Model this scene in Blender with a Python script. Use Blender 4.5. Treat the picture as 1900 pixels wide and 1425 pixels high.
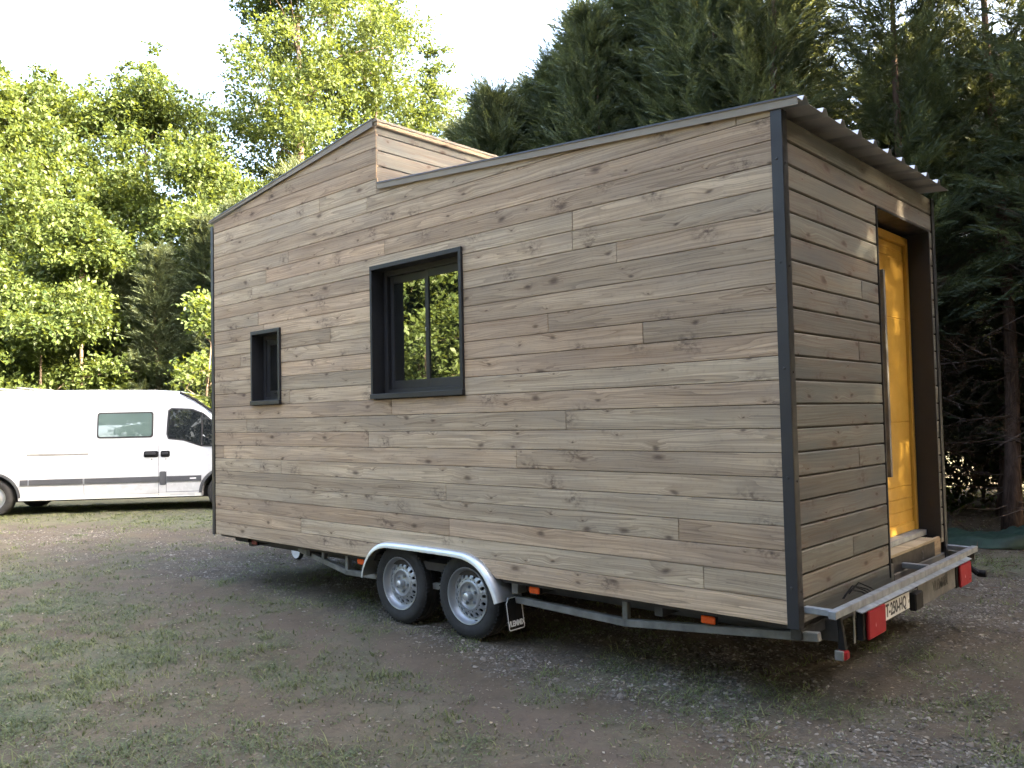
import bpy, bmesh, math, random
import numpy as np
from mathutils import Vector, Matrix
for o in list(bpy.data.objects): bpy.data.objects.remove(o)
SC = bpy.context.scene
COL = SC.collection
rad = math.radians
# ------------------------------------------------------------------ camera
CAMR = ((0.7313667746893644, 0.6816455935111952, -0.021492457450156387),
        (-0.04324421355317054, 0.01490131780267728, -0.9989533966716923),
        (-0.6806119150254748, 0.7315307482085178, 0.0403755563533411))
ZG = 0.475                                   # height of the cladding's lower edge over the ground
CAMP = (1.90081, -4.16879, 1.11233 + ZG)
cd = bpy.data.cameras.new('camera'); cam = bpy.data.objects.new('camera', cd); COL.objects.link(cam)
cd.sensor_width = 36; cd.lens = 1545.94 / 1900 * 36; cd.clip_start = 0.05; cd.clip_end = 3000
m = Matrix.Identity(4)
for i in range(3):
    m[i][0] = CAMR[0][i]; m[i][1] = -CAMR[1][i]; m[i][2] = -CAMR[2][i]; m[i][3] = CAMP[i]
cam.matrix_world = m
SC.camera = cam
# ------------------------------------------------------------------ sky, sun, exposure
SUN_AZ, SUN_EL = rad(25), rad(31)            # azimuth from +X towards +Y
w = bpy.data.worlds.new('World'); SC.world = w; w.use_nodes = True
nt = w.node_tree; bg = nt.nodes['Background']
sky = nt.nodes.new('ShaderNodeTexSky'); sky.sky_type = 'NISHITA'; sky.sun_disc = False
sky.sun_elevation = SUN_EL; sky.sun_rotation = math.pi / 2 - SUN_AZ
sky.air_density = 1.0; sky.dust_density = 10.0; sky.ozone_density = 1.0
nt.links.new(sky.outputs[0], bg.inputs[0]); bg.inputs[1].default_value = 0.15
sl = bpy.data.lights.new('sun', 'SUN'); sun = bpy.data.objects.new('sun', sl); COL.objects.link(sun)
sl.energy = 5.0; sl.angle = rad(0.55); sl.color = (1.0, 0.84, 0.58)
SUND = Vector((math.cos(SUN_EL) * math.cos(SUN_AZ), math.cos(SUN_EL) * math.sin(SUN_AZ), math.sin(SUN_EL)))
sun.rotation_euler = SUND.to_track_quat('Z', 'Y').to_euler()
sun.location = SUND * 60
vs = SC.view_settings
vs.view_transform = 'Standard'; vs.look = 'None'; vs.gamma = 1; vs.use_curve_mapping = False
vs.exposure = 3.8
SC.render.engine = 'CYCLES'
cy = SC.cycles
cy.use_denoising = True; cy.adaptive_threshold = .02; cy.max_bounces = 5; cy.diffuse_bounces = 3; cy.glossy_bounces = 3
cy.transmission_bounces = 4; cy.transparent_max_bounces = 6; cy.sample_clamp_indirect = 6

# ------------------------------------------------------------------ helpers
def tag(o, label=None, cat=None, group=None, kind=None):
    if label: o['label'] = label
    if cat: o['category'] = cat
    if group: o['group'] = group
    if kind: o['kind'] = kind
    return o
def empty(name, loc=(0, 0, 0), rz=0, parent=None):
    o = bpy.data.objects.new(name, None); COL.objects.link(o)
    o.location = loc; o.rotation_euler = (0, 0, rz); o.empty_display_size = .2
    if parent: o.parent = parent
    return o
def link(name, me, mat=None, parent=None, smooth=False):
    o = bpy.data.objects.new(name, me); COL.objects.link(o)
    if mat is not None and not me.materials:
        for mm in (mat if isinstance(mat, (list, tuple)) else [mat]): me.materials.append(mm)
    if parent:
        o.parent = parent
        if parent.get('_abs'): o.matrix_parent_inverse = parent.matrix_basis.inverted()
    if smooth: me.polygons.foreach_set('use_smooth', np.ones(len(me.polygons), dtype=bool))
    return o
def npmesh(name, V, F):
    """V (n,3) float, F (m,k) int -> mesh (fast)"""
    V = np.asarray(V, dtype=np.float32); F = np.asarray(F, dtype=np.int32); k = F.shape[1]
    me = bpy.data.meshes.new(name)
    me.vertices.add(len(V)); me.vertices.foreach_set('co', V.ravel())
    me.loops.add(F.size); me.loops.foreach_set('vertex_index', F.ravel())
    me.polygons.add(len(F)); me.polygons.foreach_set('loop_start', np.arange(0, F.size, k, dtype=np.int32))
    me.polygons.foreach_set('loop_total', np.full(len(F), k, dtype=np.int32))
    me.update(calc_edges=True); me.validate()
    return me
def vattr(me, name, vals):
    a = me.attributes.new(name, 'FLOAT', 'POINT'); a.data.foreach_set('value', np.asarray(vals, dtype=np.float32))
class MB:
    """collects shapes into one mesh"""
    def __init__(s): s.v = []; s.f = []
    def add(s, V, F):
        n = len(s.v); s.v += [tuple(p) for p in V]; s.f += [tuple(i + n for i in f) for f in F]; return s
    def box(s, a, b, bev=0.0, M=None):
        x0, y0, z0 = [min(p, q) for p, q in zip(a, b)]; x1, y1, z1 = [max(p, q) for p, q in zip(a, b)]
        bev = min(bev, .45 * min(x1 - x0, y1 - y0, z1 - z0))
        if bev <= 0:
            V = [(x, y, z) for z in (z0, z1) for y in (y0, y1) for x in (x0, x1)]
            F = [(0, 2, 3, 1), (4, 5, 7, 6), (0, 1, 5, 4), (2, 6, 7, 3), (0, 4, 6, 2), (1, 3, 7, 5)]
        else:
            bm = bmesh.new(); bmesh.ops.create_cube(bm, size=1)
            for q in bm.verts: q.co = Vector(((x0 + x1) / 2 + q.co.x * (x1 - x0), (y0 + y1) / 2 + q.co.y * (y1 - y0), (z0 + z1) / 2 + q.co.z * (z1 - z0)))
            bmesh.ops.bevel(bm, geom=bm.edges[:], offset=bev, segments=1, affect='EDGES', profile=.5)
            bm.verts.index_update()
            V = [tuple(q.co) for q in bm.verts]; F = [tuple(q.index for q in f.verts) for f in bm.faces]; bm.free()
        if M is not None: V = [tuple(M @ Vector(p)) for p in V]
        return s.add(V, F)
    def tube(s, pts, r, n=8, cap=True):
        pts = [Vector(p) for p in pts]; rr = r if isinstance(r, (list, tuple)) else [r] * len(pts)
        V = []; F = []; up = None
        for i, p in enumerate(pts):
            d = (pts[min(i + 1, len(pts) - 1)] - pts[max(i - 1, 0)]).normalized()
            if up is None: up = Vector((0, 0, 1)) if abs(d.z) < .9 else Vector((1, 0, 0))
            a = d.cross(up).normalized(); b = a.cross(d).normalized(); up = b
            V += [p + (a * math.cos(2 * math.pi * k / n) + b * math.sin(2 * math.pi * k / n)) * rr[i] for k in range(n)]
        for i in range(len(pts) - 1):
            for k in range(n): F.append((i * n + k, i * n + (k + 1) % n, (i + 1) * n + (k + 1) % n, (i + 1) * n + k))
        if cap: F += [tuple(range(n))[::-1], tuple(range((len(pts) - 1) * n, len(pts) * n))]
        return s.add(V, F)
    def lathe(s, prof, n=32, axis='y', c=(0, 0, 0)):
        """prof: list of (radius, along) ; open profile"""
        V = []; F = []
        for (r, h) in prof:
            for k in range(n):
                a = 2 * math.pi * k / n; p = (r * math.cos(a), r * math.sin(a))
                if axis == 'y': q = (p[0], h, p[1])
                elif axis == 'x': q = (h, p[0], p[1])
                else: q = (p[0], p[1], h)
                V.append((q[0] + c[0], q[1] + c[1], q[2] + c[2]))
        for i in range(len(prof) - 1):
            for k in range(n): F.append((i * n + k, i * n + (k + 1) % n, (i + 1) * n + (k + 1) % n, (i + 1) * n + k))
        return s.add(V, F)
    def prism(s, poly, d0, d1, axis='y'):
        """poly (u,z) ; extruded between d0 and d1 along axis (y: u=x ; x: u=y)"""
        n = len(poly)
        mk = (lambda u, z, d: (u, d, z)) if axis == 'y' else (lambda u, z, d: (d, u, z))
        V = [mk(u, z, d0) for u, z in poly] + [mk(u, z, d1) for u, z in poly]
        F = [tuple(range(n)), tuple(range(2 * n - 1, n - 1, -1))]
        F += [(i, i + n, (i + 1) % n + n, (i + 1) % n) for i in range(n)]
        return s.add(V, F)
    def build(s, name, mat, parent=None, smooth=False, fix=True):
        me = bpy.data.meshes.new(name); me.from_pydata([tuple(p) for p in s.v], [], s.f)
        if fix:
            bm = bmesh.new(); bm.from_mesh(me); bmesh.ops.recalc_face_normals(bm, faces=bm.faces); bm.to_mesh(me); bm.free()
        me.update()
        if smooth == 'auto':
            o = link(name, me, mat, parent)
            me.polygons.foreach_set('use_smooth', np.ones(len(me.polygons), dtype=bool))
            bm = bmesh.new(); bm.from_mesh(me)
            for e in bm.edges:
                if len(e.link_faces) == 2 and e.calc_face_angle(0) > rad(35): e.smooth = False
            bm.to_mesh(me); bm.free()
            return o
        return link(name, me, mat, parent, smooth)
def text_mesh(name, txt, size, mat, parent, M, ext=.0008, offset=0.0, sx=1.0):
    cu = bpy.data.curves.new('t', 'FONT'); cu.body = txt; cu.size = size; cu.extrude = ext; cu.offset = offset
    cu.align_x = 'CENTER'; cu.align_y = 'CENTER'; cu.resolution_u = 3
    to = bpy.data.objects.new('t', cu); COL.objects.link(to)
    bpy.context.view_layer.update()
    dg = bpy.context.evaluated_depsgraph_get()
    me = bpy.data.meshes.new_from_object(to.evaluated_get(dg)); me.materials.clear()
    bpy.data.objects.remove(to)
    me.transform(Matrix.Diagonal((sx, 1, 1, 1))); me.transform(M)
    return link(name, me, mat, parent)

# value noise (numpy)
_rg = np.random.RandomState(5); _tab = _rg.rand(256, 256)
def vn(x, y, s=1.0, o=0):
    x = np.asarray(x, float) * s + 37.3 + o * 11.7; y = np.asarray(y, float) * s + 91.1 + o * 5.3
    xi = np.floor(x).astype(int); yi = np.floor(y).astype(int); fx = x - xi; fy = y - yi
    fx = fx * fx * (3 - 2 * fx); fy = fy * fy * (3 - 2 * fy)
    g = lambda a, b: _tab[a & 255, b & 255]
    return (g(xi, yi) * (1 - fx) + g(xi + 1, yi) * fx) * (1 - fy) + (g(xi, yi + 1) * (1 - fx) + g(xi + 1, yi + 1) * fx) * fy
def fbm(x, y, s=1.0, n=4, o=0):
    t = 0; a = .5; tot = 0
    for i in range(n): t = t + a * vn(x, y, s, o + i); tot += a; a *= .5; s *= 2.03
    return t / tot
def sstep(a, b, x): t = np.clip((x - a) / (b - a), 0, 1); return t * t * (3 - 2 * t)

# ------------------------------------------------------------------ materials
def newmat(name):
    mt = bpy.data.materials.new(name); mt.use_nodes = True; t = mt.node_tree
    return mt, t, t.nodes['Principled BSDF']
def N(t, typ, **kw):
    n = t.nodes.new(typ)
    for k, v in kw.items():
        if k.startswith('i_'):
            key = k[2:]; key = int(key) if key.isdigit() else key
            n.inputs[key].default_value = v
        else: setattr(n, k, v)
    return n
def L(t, a, b): t.links.new(a, b)
def mathn(t, op, a, b=None, c=None, clamp=False):
    n = t.nodes.new('ShaderNodeMath'); n.operation = op; n.use_clamp = clamp
    for i, q in enumerate((a, b, c)):
        if q is None: continue
        if isinstance(q, (int, float)): n.inputs[i].default_value = q
        else: L(t, q, n.inputs[i])
    return n.outputs[0]
def mixc(t, fac, a, b, mode='MIX'):
    n = t.nodes.new('ShaderNodeMix'); n.data_type = 'RGBA'; n.blend_type = mode
    if isinstance(fac, (int, float)): n.inputs[0].default_value = fac
    else: L(t, fac, n.inputs[0])
    for i, q in ((6, a), (7, b)):
        if isinstance(q, tuple): n.inputs[i].default_value = (*q, 1)
        else: L(t, q, n.inputs[i])
    return n.outputs[2]
def noise(t, vec, scale, detail=3, rough=.55, dist=0.0):
    n = N(t, 'ShaderNodeTexNoise'); n.inputs['Scale'].default_value = scale; n.inputs['Detail'].default_value = detail
    n.inputs['Roughness'].default_value = rough; n.inputs['Distortion'].default_value = dist
    if vec is not None: L(t, vec, n.inputs['Vector'])
    return n.outputs['Fac']
def mapr(t, v, a, b, c, d):
    n = N(t, 'ShaderNodeMapRange'); n.inputs[1].default_value = a; n.inputs[2].default_value = b; n.inputs[3].default_value = c; n.inputs[4].default_value = d
    L(t, v, n.inputs[0]); return n.outputs[0]
def bump(t, b, h, strength=.3, dist=.01):
    n = N(t, 'ShaderNodeBump'); n.inputs['Strength'].default_value = strength; n.inputs['Distance'].default_value = dist
    L(t, h, n.inputs['Height']); L(t, n.outputs[0], b.inputs['Normal'])

def simple(name, col, rough=.5, metal=0.0, var=.12, vscale=6.0, bmp=0.0, bscale=60, coat=0.0, spec=.5):
    mt, t, b = newmat(name)
    tc = N(t, 'ShaderNodeTexCoord').outputs['Object']
    f = noise(t, tc, vscale, 4)
    lo = tuple(c * (1 - var) for c in col); hi = tuple(min(1, c * (1 + var)) for c in col)
    L(t, mixc(t, mapr(t, f, .3, .7, 0, 1), lo, hi), b.inputs['Base Color'])
    L(t, mapr(t, noise(t, tc, vscale * 3, 3), .3, .7, max(0.02, rough - .08), min(1, rough + .08)), b.inputs['Roughness'])
    b.inputs['Metallic'].default_value = metal; b.inputs['Coat Weight'].default_value = coat
    b.inputs['Specular IOR Level'].default_value = spec
    if bmp > 0: bump(t, b, noise(t, tc, bscale, 4), bmp, .003)
    return mt

def wood_mat(name, axis='x', light=(.67, .495, .330), dark=(.345, .230, .142), grey=(.33, .265, .21), greyness=.45):
    mt, t, b = newmat(name)
    oi = N(t, 'ShaderNodeObjectInfo').outputs['Random']
    sep = N(t, 'ShaderNodeSeparateXYZ'); L(t, N(t, 'ShaderNodeTexCoord').outputs['Object'], sep.inputs[0])
    u = sep.outputs[0 if axis == 'x' else 1]; z = sep.outputs[2]
    uo = mathn(t, 'ADD', u, mathn(t, 'MULTIPLY', oi, 173.0)); zo = mathn(t, 'ADD', z, mathn(t, 'MULTIPLY', oi, 61.0))
    def vec(su, sz, dz=None):
        c = N(t, 'ShaderNodeCombineXYZ')
        zz = zo if dz is None else mathn(t, 'ADD', zo, dz)
        L(t, mathn(t, 'MULTIPLY', uo, su), c.inputs[0]); L(t, mathn(t, 'MULTIPLY', zz, sz), c.inputs[1])
        return c.outputs[0]
    # knots
    warp = mathn(t, 'MULTIPLY', mathn(t, 'SUBTRACT', noise(t, vec(6, 9), 1, 2), .5), .06)
    vo = N(t, 'ShaderNodeTexVoronoi'); vo.inputs['Scale'].default_value = 1; vo.inputs['Randomness'].default_value = 1
    vo.voronoi_dimensions = '2D'; L(t, vec(3.6, 8.5, warp), vo.inputs['Vector'])
    vsep = N(t, 'ShaderNodeSeparateColor'); L(t, vo.outputs['Color'], vsep.inputs[0])
    gate = mathn(t, 'GREATER_THAN', vsep.outputs[0], .60)
    size = mapr(t, mathn(t, 'POWER', vsep.outputs[1], 2.4), 0, 1, .04, .19)
    kd = mathn(t, 'DIVIDE', vo.outputs['Distance'], size)
    knot = mathn(t, 'MULTIPLY', gate, mapr(t, kd, .35, 1.15, 1, 0), clamp=True)
    halo = mathn(t, 'MULTIPLY', gate, mapr(t, kd, .9, 4.0, 1, 0), clamp=True)
    # smudged spike knots
    vo2 = N(t, 'ShaderNodeTexVoronoi'); vo2.inputs['Scale'].default_value = 1; vo2.voronoi_dimensions = '2D'
    warp2 = mathn(t, 'MULTIPLY', mathn(t, 'SUBTRACT', noise(t, vec(3, 18), 1, 3), .5), .16)
    c2 = N(t, 'ShaderNodeCombineXYZ')
    L(t, mathn(t, 'MULTIPLY', mathn(t, 'ADD', mathn(t, 'ADD', uo, warp2), mathn(t, 'MULTIPLY', zo, .45)), 2.3), c2.inputs[0]); L(t, mathn(t, 'MULTIPLY', zo, 3.4), c2.inputs[1])
    L(t, c2.outputs[0], vo2.inputs['Vector'])
    vs2 = N(t, 'ShaderNodeSeparateColor'); L(t, vo2.outputs['Color'], vs2.inputs[0])
    spike = mathn(t, 'MULTIPLY', mathn(t, 'GREATER_THAN', vs2.outputs[0], .55), mapr(t, vo2.outputs['Distance'], .02, .27, 1, 0), clamp=True)
    spike = mathn(t, 'MULTIPLY', spike, mapr(t, noise(t, vec(24, 34), 1, 4, .65), .42, .66, 0, 1), clamp=True)
    # grain, bending round the knots
    bend = mathn(t, 'MULTIPLY', halo, .018)
    bend = mathn(t, 'ADD', bend, mathn(t, 'MULTIPLY', noise(t, vec(1.3, 3.5), 1, 2), .05))
    g1 = noise(t, vec(.9, 95, bend), 1, 3, .6)
    g2 = noise(t, vec(2.2, 260, bend), 1, 2, .6)
    g3 = noise(t, vec(.55, 15, bend), 1, 1.5, .45, .5)
    grain = mathn(t, 'ADD', mathn(t, 'MULTIPLY', g1, .5), mathn(t, 'ADD', mathn(t, 'MULTIPLY', g2, .2), mathn(t, 'MULTIPLY', g3, .3)))
    ring = mathn(t, 'FRACT', mathn(t, 'MULTIPLY', g3, 11.0))
    line = mathn(t, 'POWER', ring, 3.0)
    col = mixc(t, mapr(t, grain, .38, .61, 0, 1), dark, light)
    col = mixc(t, mathn(t, 'MULTIPLY', line, .55), col, (.13, .085, .055))
    col = mixc(t, mapr(t, noise(t, vec(.9, 2.2), 1, 3), .35, .65, .0, .34), col, (.20, .145, .105))
    # grey weathering in long blotches
    wz = noise(t, vec(1.1, 6), 1, 4, .6)
    col = mixc(t, mathn(t, 'MULTIPLY', mapr(t, wz, .42, .68, 0, 1), greyness), col, grey)
    # per-board tone
    r2 = mathn(t, 'FRACT', mathn(t, 'MULTIPLY', oi, 17.31)); r3 = mathn(t, 'FRACT', mathn(t, 'MULTIPLY', oi, 7.77))
    tone = mixc(t, r2, (.98, 1.015, .93), (1.015, .995, .965))
    col = mixc(t, 1.0, col, tone, 'MULTIPLY')
    hs = N(t, 'ShaderNodeHueSaturation'); L(t, col, hs.inputs['Color'])
    L(t, mapr(t, r3, 0, 1, .80, 1.13), hs.inputs['Value']); L(t, mapr(t, r2, 0, 1, .86, 1.0), hs.inputs['Saturation'])
    col = hs.outputs[0]
    col = mixc(t, mathn(t, 'MULTIPLY', halo, .18), col, (.17, .10, .06))
    col = mixc(t, mathn(t, 'MULTIPLY', spike, .95), col, (.085, .058, .044))
    col = mixc(t, mathn(t, 'MULTIPLY', knot, .72), col, (.065, .04, .028))
    # fine dirt
    col = mixc(t, mathn(t, 'MULTIPLY', mapr(t, noise(t, vec(30, 30), 1, 4), .55, .75, 0, 1), .22), col, (.12, .10, .085))
    L(t, col, b.inputs['Base Color'])
    b.inputs['Roughness'].default_value = .78; b.inputs['Specular IOR Level'].default_value = .28
    hgt = mathn(t, 'SUBTRACT', grain, mathn(t, 'MULTIPLY', knot, .6))
    bump(t, b, hgt, .55, .004)
    return mt

def leaf_mat(name, c0, c1, trans=.45, tcol=(.30, .36, .03), attr=True, rough=.55):
    mt = bpy.data.materials.new(name); mt.use_nodes = True; t = mt.node_tree; t.nodes.clear()
    out = N(t, 'ShaderNodeOutputMaterial')
    a = N(t, 'ShaderNodeAttribute'); a.attribute_name = 'tone'
    col = mixc(t, a.outputs['Fac'], c0, c1)
    pb = N(t, 'ShaderNodeBsdfPrincipled'); pb.inputs['Roughness'].default_value = rough; pb.inputs['Specular IOR Level'].default_value = .35
    L(t, col, pb.inputs['Base Color'])
    tr = N(t, 'ShaderNodeBsdfTranslucent'); L(t, mixc(t, .6, col, tcol), tr.inputs['Color'])
    mx = N(t, 'ShaderNodeMixShader'); mx.inputs[0].default_value = trans
    L(t, pb.outputs[0], mx.inputs[1]); L(t, tr.outputs[0], mx.inputs[2]); L(t, mx.outputs[0], out.inputs[0])
    return mt
def bark_mat(name, c0, c1):
    mt, t, b = newmat(name)
    tc = N(t, 'ShaderNodeTexCoord').outputs['Object']
    mp = N(t, 'ShaderNodeMapping'); mp.inputs['Scale'].default_value = (9, 9, 1.6); L(t, tc, mp.inputs[0])
    f = noise(t, mp.outputs[0], 1.8, 5, .65, .6)
    L(t, mixc(t, mapr(t, f, .35, .65, 0, 1), c0, c1), b.inputs['Base Color'])
    b.inputs['Roughness'].default_value = .9; b.inputs['Specular IOR Level'].default_value = .15
    bump(t, b, f, .8, .03); return mt
def glass_mat(name, inner, refl=1.9, tint=(1, 1, 1)):
    mt = bpy.data.materials.new(name); mt.use_nodes = True; t = mt.node_tree; t.nodes.clear()
    out = N(t, 'ShaderNodeOutputMaterial')
    tc = N(t, 'ShaderNodeTexCoord').outputs['Object']
    df = N(t, 'ShaderNodeBsdfDiffuse'); L(t, mixc(t, noise(t, tc, 3, 2), tuple(c * .8 for c in inner), inner), df.inputs['Color'])
    gl = N(t, 'ShaderNodeBsdfGlossy'); gl.inputs['Roughness'].default_value = .012; gl.inputs['Color'].default_value = (*tint, 1)
    nb = N(t, 'ShaderNodeBump'); nb.inputs['Strength'].default_value = .012; nb.inputs['Distance'].default_value = .02
    L(t, noise(t, tc, 2.2, 1), nb.inputs['Height']); L(t, nb.outputs[0], gl.inputs['Normal'])
    fr = N(t, 'ShaderNodeFresnel'); fr.inputs['IOR'].default_value = refl
    mx = N(t, 'ShaderNodeMixShader'); L(t, fr.outputs[0], mx.inputs[0]); L(t, df.outputs[0], mx.inputs[1]); L(t, gl.outputs[0], mx.inputs[2])
    L(t, mx.outputs[0], out.inputs[0]); return mt

M = {}
M['wood'] = wood_mat('weathered_board', 'x')
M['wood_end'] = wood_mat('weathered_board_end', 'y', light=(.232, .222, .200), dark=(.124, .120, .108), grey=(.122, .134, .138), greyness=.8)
M['wood_raw'] = wood_mat('raw_lumber', 'y', light=(.50, .40, .27), dark=(.36, .26, .16), greyness=.1)
M['anthracite'] = simple('anthracite_metal', (.027, .0275, .030), .42, .0, .15, 4, .05, 200, spec=.35)
M['membrane'] = simple('dark_membrane', (.040, .032, .026), .9)
M['flashing'] = simple('cream_flashing', (.27, .235, .185), .65, 0, .10, 3, spec=.2)
M['sheet'] = simple('roof_sheet_steel', (.50, .50, .50), .45, .1, .10, 3)
M['galv'] = simple('galvanised_steel', (.27, .29, .31), .5, .6, .30, 14, .05, 40)
M['dull_sheet'] = simple('dull_sheet_steel', (.10, .10, .098), .6, .2, .3, 8)
M['primer'] = simple('dark_frame_steel', (.045, .043, .040), .7, 0, .3, 6)
M['galv_dull'] = simple('dull_galvanised_steel', (.17, .168, .155), .65, .2, .35, 9, .08, 60)
M['alu'] = simple('bright_metal', (.62, .64, .66), .40, .75, .05, 8)
M['rim'] = simple('silver_paint', (.33, .345, .36), .38, .55, .08, 10)
M['tyre'] = simple('tyre_rubber', (.020, .0195, .019), .8, 0, .4, 7, .15, 90)
M['black'] = simple('black_plastic', (.008, .008, .009), .6, spec=.2)
M['plywood'] = simple('black_faced_plywood', (.030, .026, .024), .6, 0, .3, 5)
M['yellow'] = simple('yellow_paint', (.56, .315, .045), .42, 0, .10, 5, .04, 120)
M['orange'] = simple('orange_lens', (.75, .10, .012), .22, 0, .12, 40, coat=.4)
M['red'] = simple('red_lens', (.30, .006, .012), .35, 0, .05, 3)
M['darkred'] = simple('dark_red_lens', (.16, .02, .018), .3, 0, .15, 40)
M['plate_white'] = simple('plate_white', (.62, .63, .62), .4)
M['plate_black'] = simple('plate_ink', (.012, .012, .014), .5)
M['letter_white'] = simple('letter_white', (.78, .79, .80), .5)
M['grey_ink'] = simple('grey_ink', (.10, .095, .10), .7)
M['glass'] = glass_mat('window_glass', (.008, .010, .010), 4.6)
M['glass_cab'] = glass_mat('cab_glass', (.014, .017, .02), 1.7)
M['glass_pale'] = glass_mat('pale_glass', (.10, .15, .15), 2.8)
M['white'] = simple('white_paint', (.62, .64, .66), .28, 0, .02, 2, coat=.5)
_m = M['white']; _t = _m.node_tree; _b = _t.nodes['Principled BSDF']
_s = N(_t, 'ShaderNodeSeparateXYZ'); L(_t, N(_t, 'ShaderNodeTexCoord').outputs['Object'], _s.inputs[0])
_d = mathn(_t, 'MULTIPLY', mapr(_t, _s.outputs[2], .80, .30, 0, .45), mapr(_t, noise(_t, None, 9, 5, .65), .35, .7, .2, 1), clamp=True)
L(_t, mixc(_t, _d, (.50, .52, .55), (.32, .295, .25)), _b.inputs['Base Color'])
M['van_dirty'] = simple('dusty_sill_paint', (.62, .61, .57), .45, 0, .12, 5)
M['grey_plastic'] = simple('dark_grey_plastic', (.055, .058, .065), .55)
M['gasket'] = simple('black_rubber_gasket', (.012, .012, .014), .6)
M['seam'] = simple('panel_gap', (.05, .05, .055), .8)
M['tarp'] = simple('green_tarpaulin', (.012, .030, .015), .7, 0, .4, 5, .3, 12)
M['bark'] = bark_mat('grey_brown_bark', (.07, .052, .038), (.19, .15, .115))
M['bark_red'] = bark_mat('reddish_bark', (.055, .035, .026), (.15, .10, .075))
M['dead'] = simple('dead_twig', (.085, .058, .042), .9, 0, .4, 9)
M['leaf'] = leaf_mat('broad_leaf', (.016, .034, .009), (.078, .108, .026), .33, (.20, .24, .03))
M['leaf_far'] = leaf_mat('pale_broad_leaf', (.045, .075, .024), (.12, .15, .05), .36)
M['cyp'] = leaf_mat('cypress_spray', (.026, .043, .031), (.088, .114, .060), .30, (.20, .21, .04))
M['cyp_dead'] = leaf_mat('dead_spray', (.045, .028, .018), (.11, .072, .046), .15, (.2, .12, .05))

# ------------------------------------------------------------------ ground
GE = np.array([(-60, -3.2), (-20, -1.4), (-11.1, -.6), (-8.9, -.5), (-7.2, -.36), (-5.4, -.21), (-4.3, -.18), (-3.35, -.23), (-2.8, -.27), (-1.95, -.35), (-1.16, -.44), (-.53, -.40), (.27, -.53), (1.2, -.9), (3, -1.5), (60, -6)])
def masks(x, y):
    """gravel, grass, red soil (0..1)"""
    x = np.asarray(x, float); y = np.asarray(y, float)
    edge = np.interp(x, GE[:, 0], GE[:, 1])
    d = y - edge + (fbm(x, y, .9, 3, 3) - .5) * .55
    gr = sstep(-.08, .28, d)
    gr = gr * (1 - sstep(2.6, 4.2, y - .25 * (x + 6)) * .75)
    # the right hand lane is packed dirt with loose stones
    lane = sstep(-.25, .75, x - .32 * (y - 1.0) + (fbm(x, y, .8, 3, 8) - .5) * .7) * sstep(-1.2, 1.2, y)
    gr = gr * (1 - .78 * lane)
    loose = sstep(-1.5, -.2, x) * sstep(.9, .2, np.abs(d + .25)) * .75
    gr = np.clip(np.maximum(gr, loose * sstep(.35, .6, fbm(x, y, 1.6, 3, 21))), 0, 1)
    dirt_band = np.exp(-((d + .38) / .30) ** 2) * sstep(-7.5, -5.0, x) * (1 - sstep(.2, 1.2, x))
    gn = fbm(x, y, 1.15, 4, 14)
    ga = (.30 + .70 * sstep(.40, .62, gn)) * sstep(.44, .60, fbm(x, y, 4.2, 3, 15) * .6 + gn * .4) * sstep(-.05, -.75, d) * (1 - .9 * dirt_band)
    ga = np.maximum(ga, .55 * sstep(.55, .66, fbm(x, y, 1.7, 4, 31)) * sstep(-.2, -.6, d))
    strip = sstep(1.1, 1.9, y - .45 * (x + 11) + (fbm(x, y, .8, 3, 6) - .5)) * sstep(-7.2, -8.6, x)
    ga = np.maximum(ga, .42 * sstep(.42, .62, fbm(x, y, 2.6, 4, 33)) * sstep(-5, 0, -np.abs(y)) )
    ga = np.maximum(ga, strip * .9)
    rp = sstep(.9, .2, np.hypot((x + .25) / 1.0, (y - 5.4) / .9) + (fbm(x, y, 2, 3, 40) - .5) * .5)
    ga = np.maximum(ga, rp); gr = gr * (1 - rp)
    gr = gr * (1 - strip)
    far = sstep(9, 14, np.hypot(x + 3, y - 1)); ga = np.maximum(ga, far * sstep(.40, .55, gn))
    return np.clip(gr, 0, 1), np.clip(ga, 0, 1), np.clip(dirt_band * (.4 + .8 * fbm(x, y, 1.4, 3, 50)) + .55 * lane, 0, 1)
def gh(x, y):
    x = np.asarray(x, float); y = np.asarray(y, float)
    h = (fbm(x, y, .55, 3, 1) - .5) * .05 + (fbm(x, y, 3.2, 3, 2) - .5) * .035
    for wx in (-3.247, -2.488):
        h = h * (1 - np.exp(-(((x - wx) / .25) ** 2 + ((y - .1) / .3) ** 2)))
    return h
def axis(lo, hi, step, far, grow=1.22):
    c = list(np.arange(lo, hi + 1e-6, step)); s = step; x = hi; R = []
    while x < far: s *= grow; x += s; R.append(x)
    s = step; x = lo; Lw = []
    while x > -far: s *= grow; x -= s; Lw.append(x)
    return np.array(Lw[::-1] + c + R)
gx = axis(-8.5, 2.2, .055, 900); gy = axis(-3.6, 3.2, .055, 900)
X, Y = np.meshgrid(gx, gy); X = X.ravel(); Y = Y.ravel()
damp = sstep(60, 20, np.hypot(X, Y))
Z = gh(X, Y) * damp + (fbm(X, Y, 14, 2, 4) - .5) * .012 * sstep(14, 7, np.hypot(X, Y))
nx, ny = len(gx), len(gy)
I = (np.arange(ny - 1)[:, None] * nx + np.arange(nx - 1)[None]).ravel()
gme = npmesh('ground', np.stack([X, Y, Z], 1), np.stack([I, I + 1, I + nx + 1, I + nx], 1))
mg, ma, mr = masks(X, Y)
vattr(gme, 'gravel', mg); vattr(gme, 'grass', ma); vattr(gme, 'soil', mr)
mt, t, b = newmat('ground_mix')
tc = N(t, 'ShaderNodeTexCoord').outputs['Object']
def at(n): a = N(t, 'ShaderNodeAttribute'); a.attribute_name = n; return a.outputs['Fac']
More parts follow.
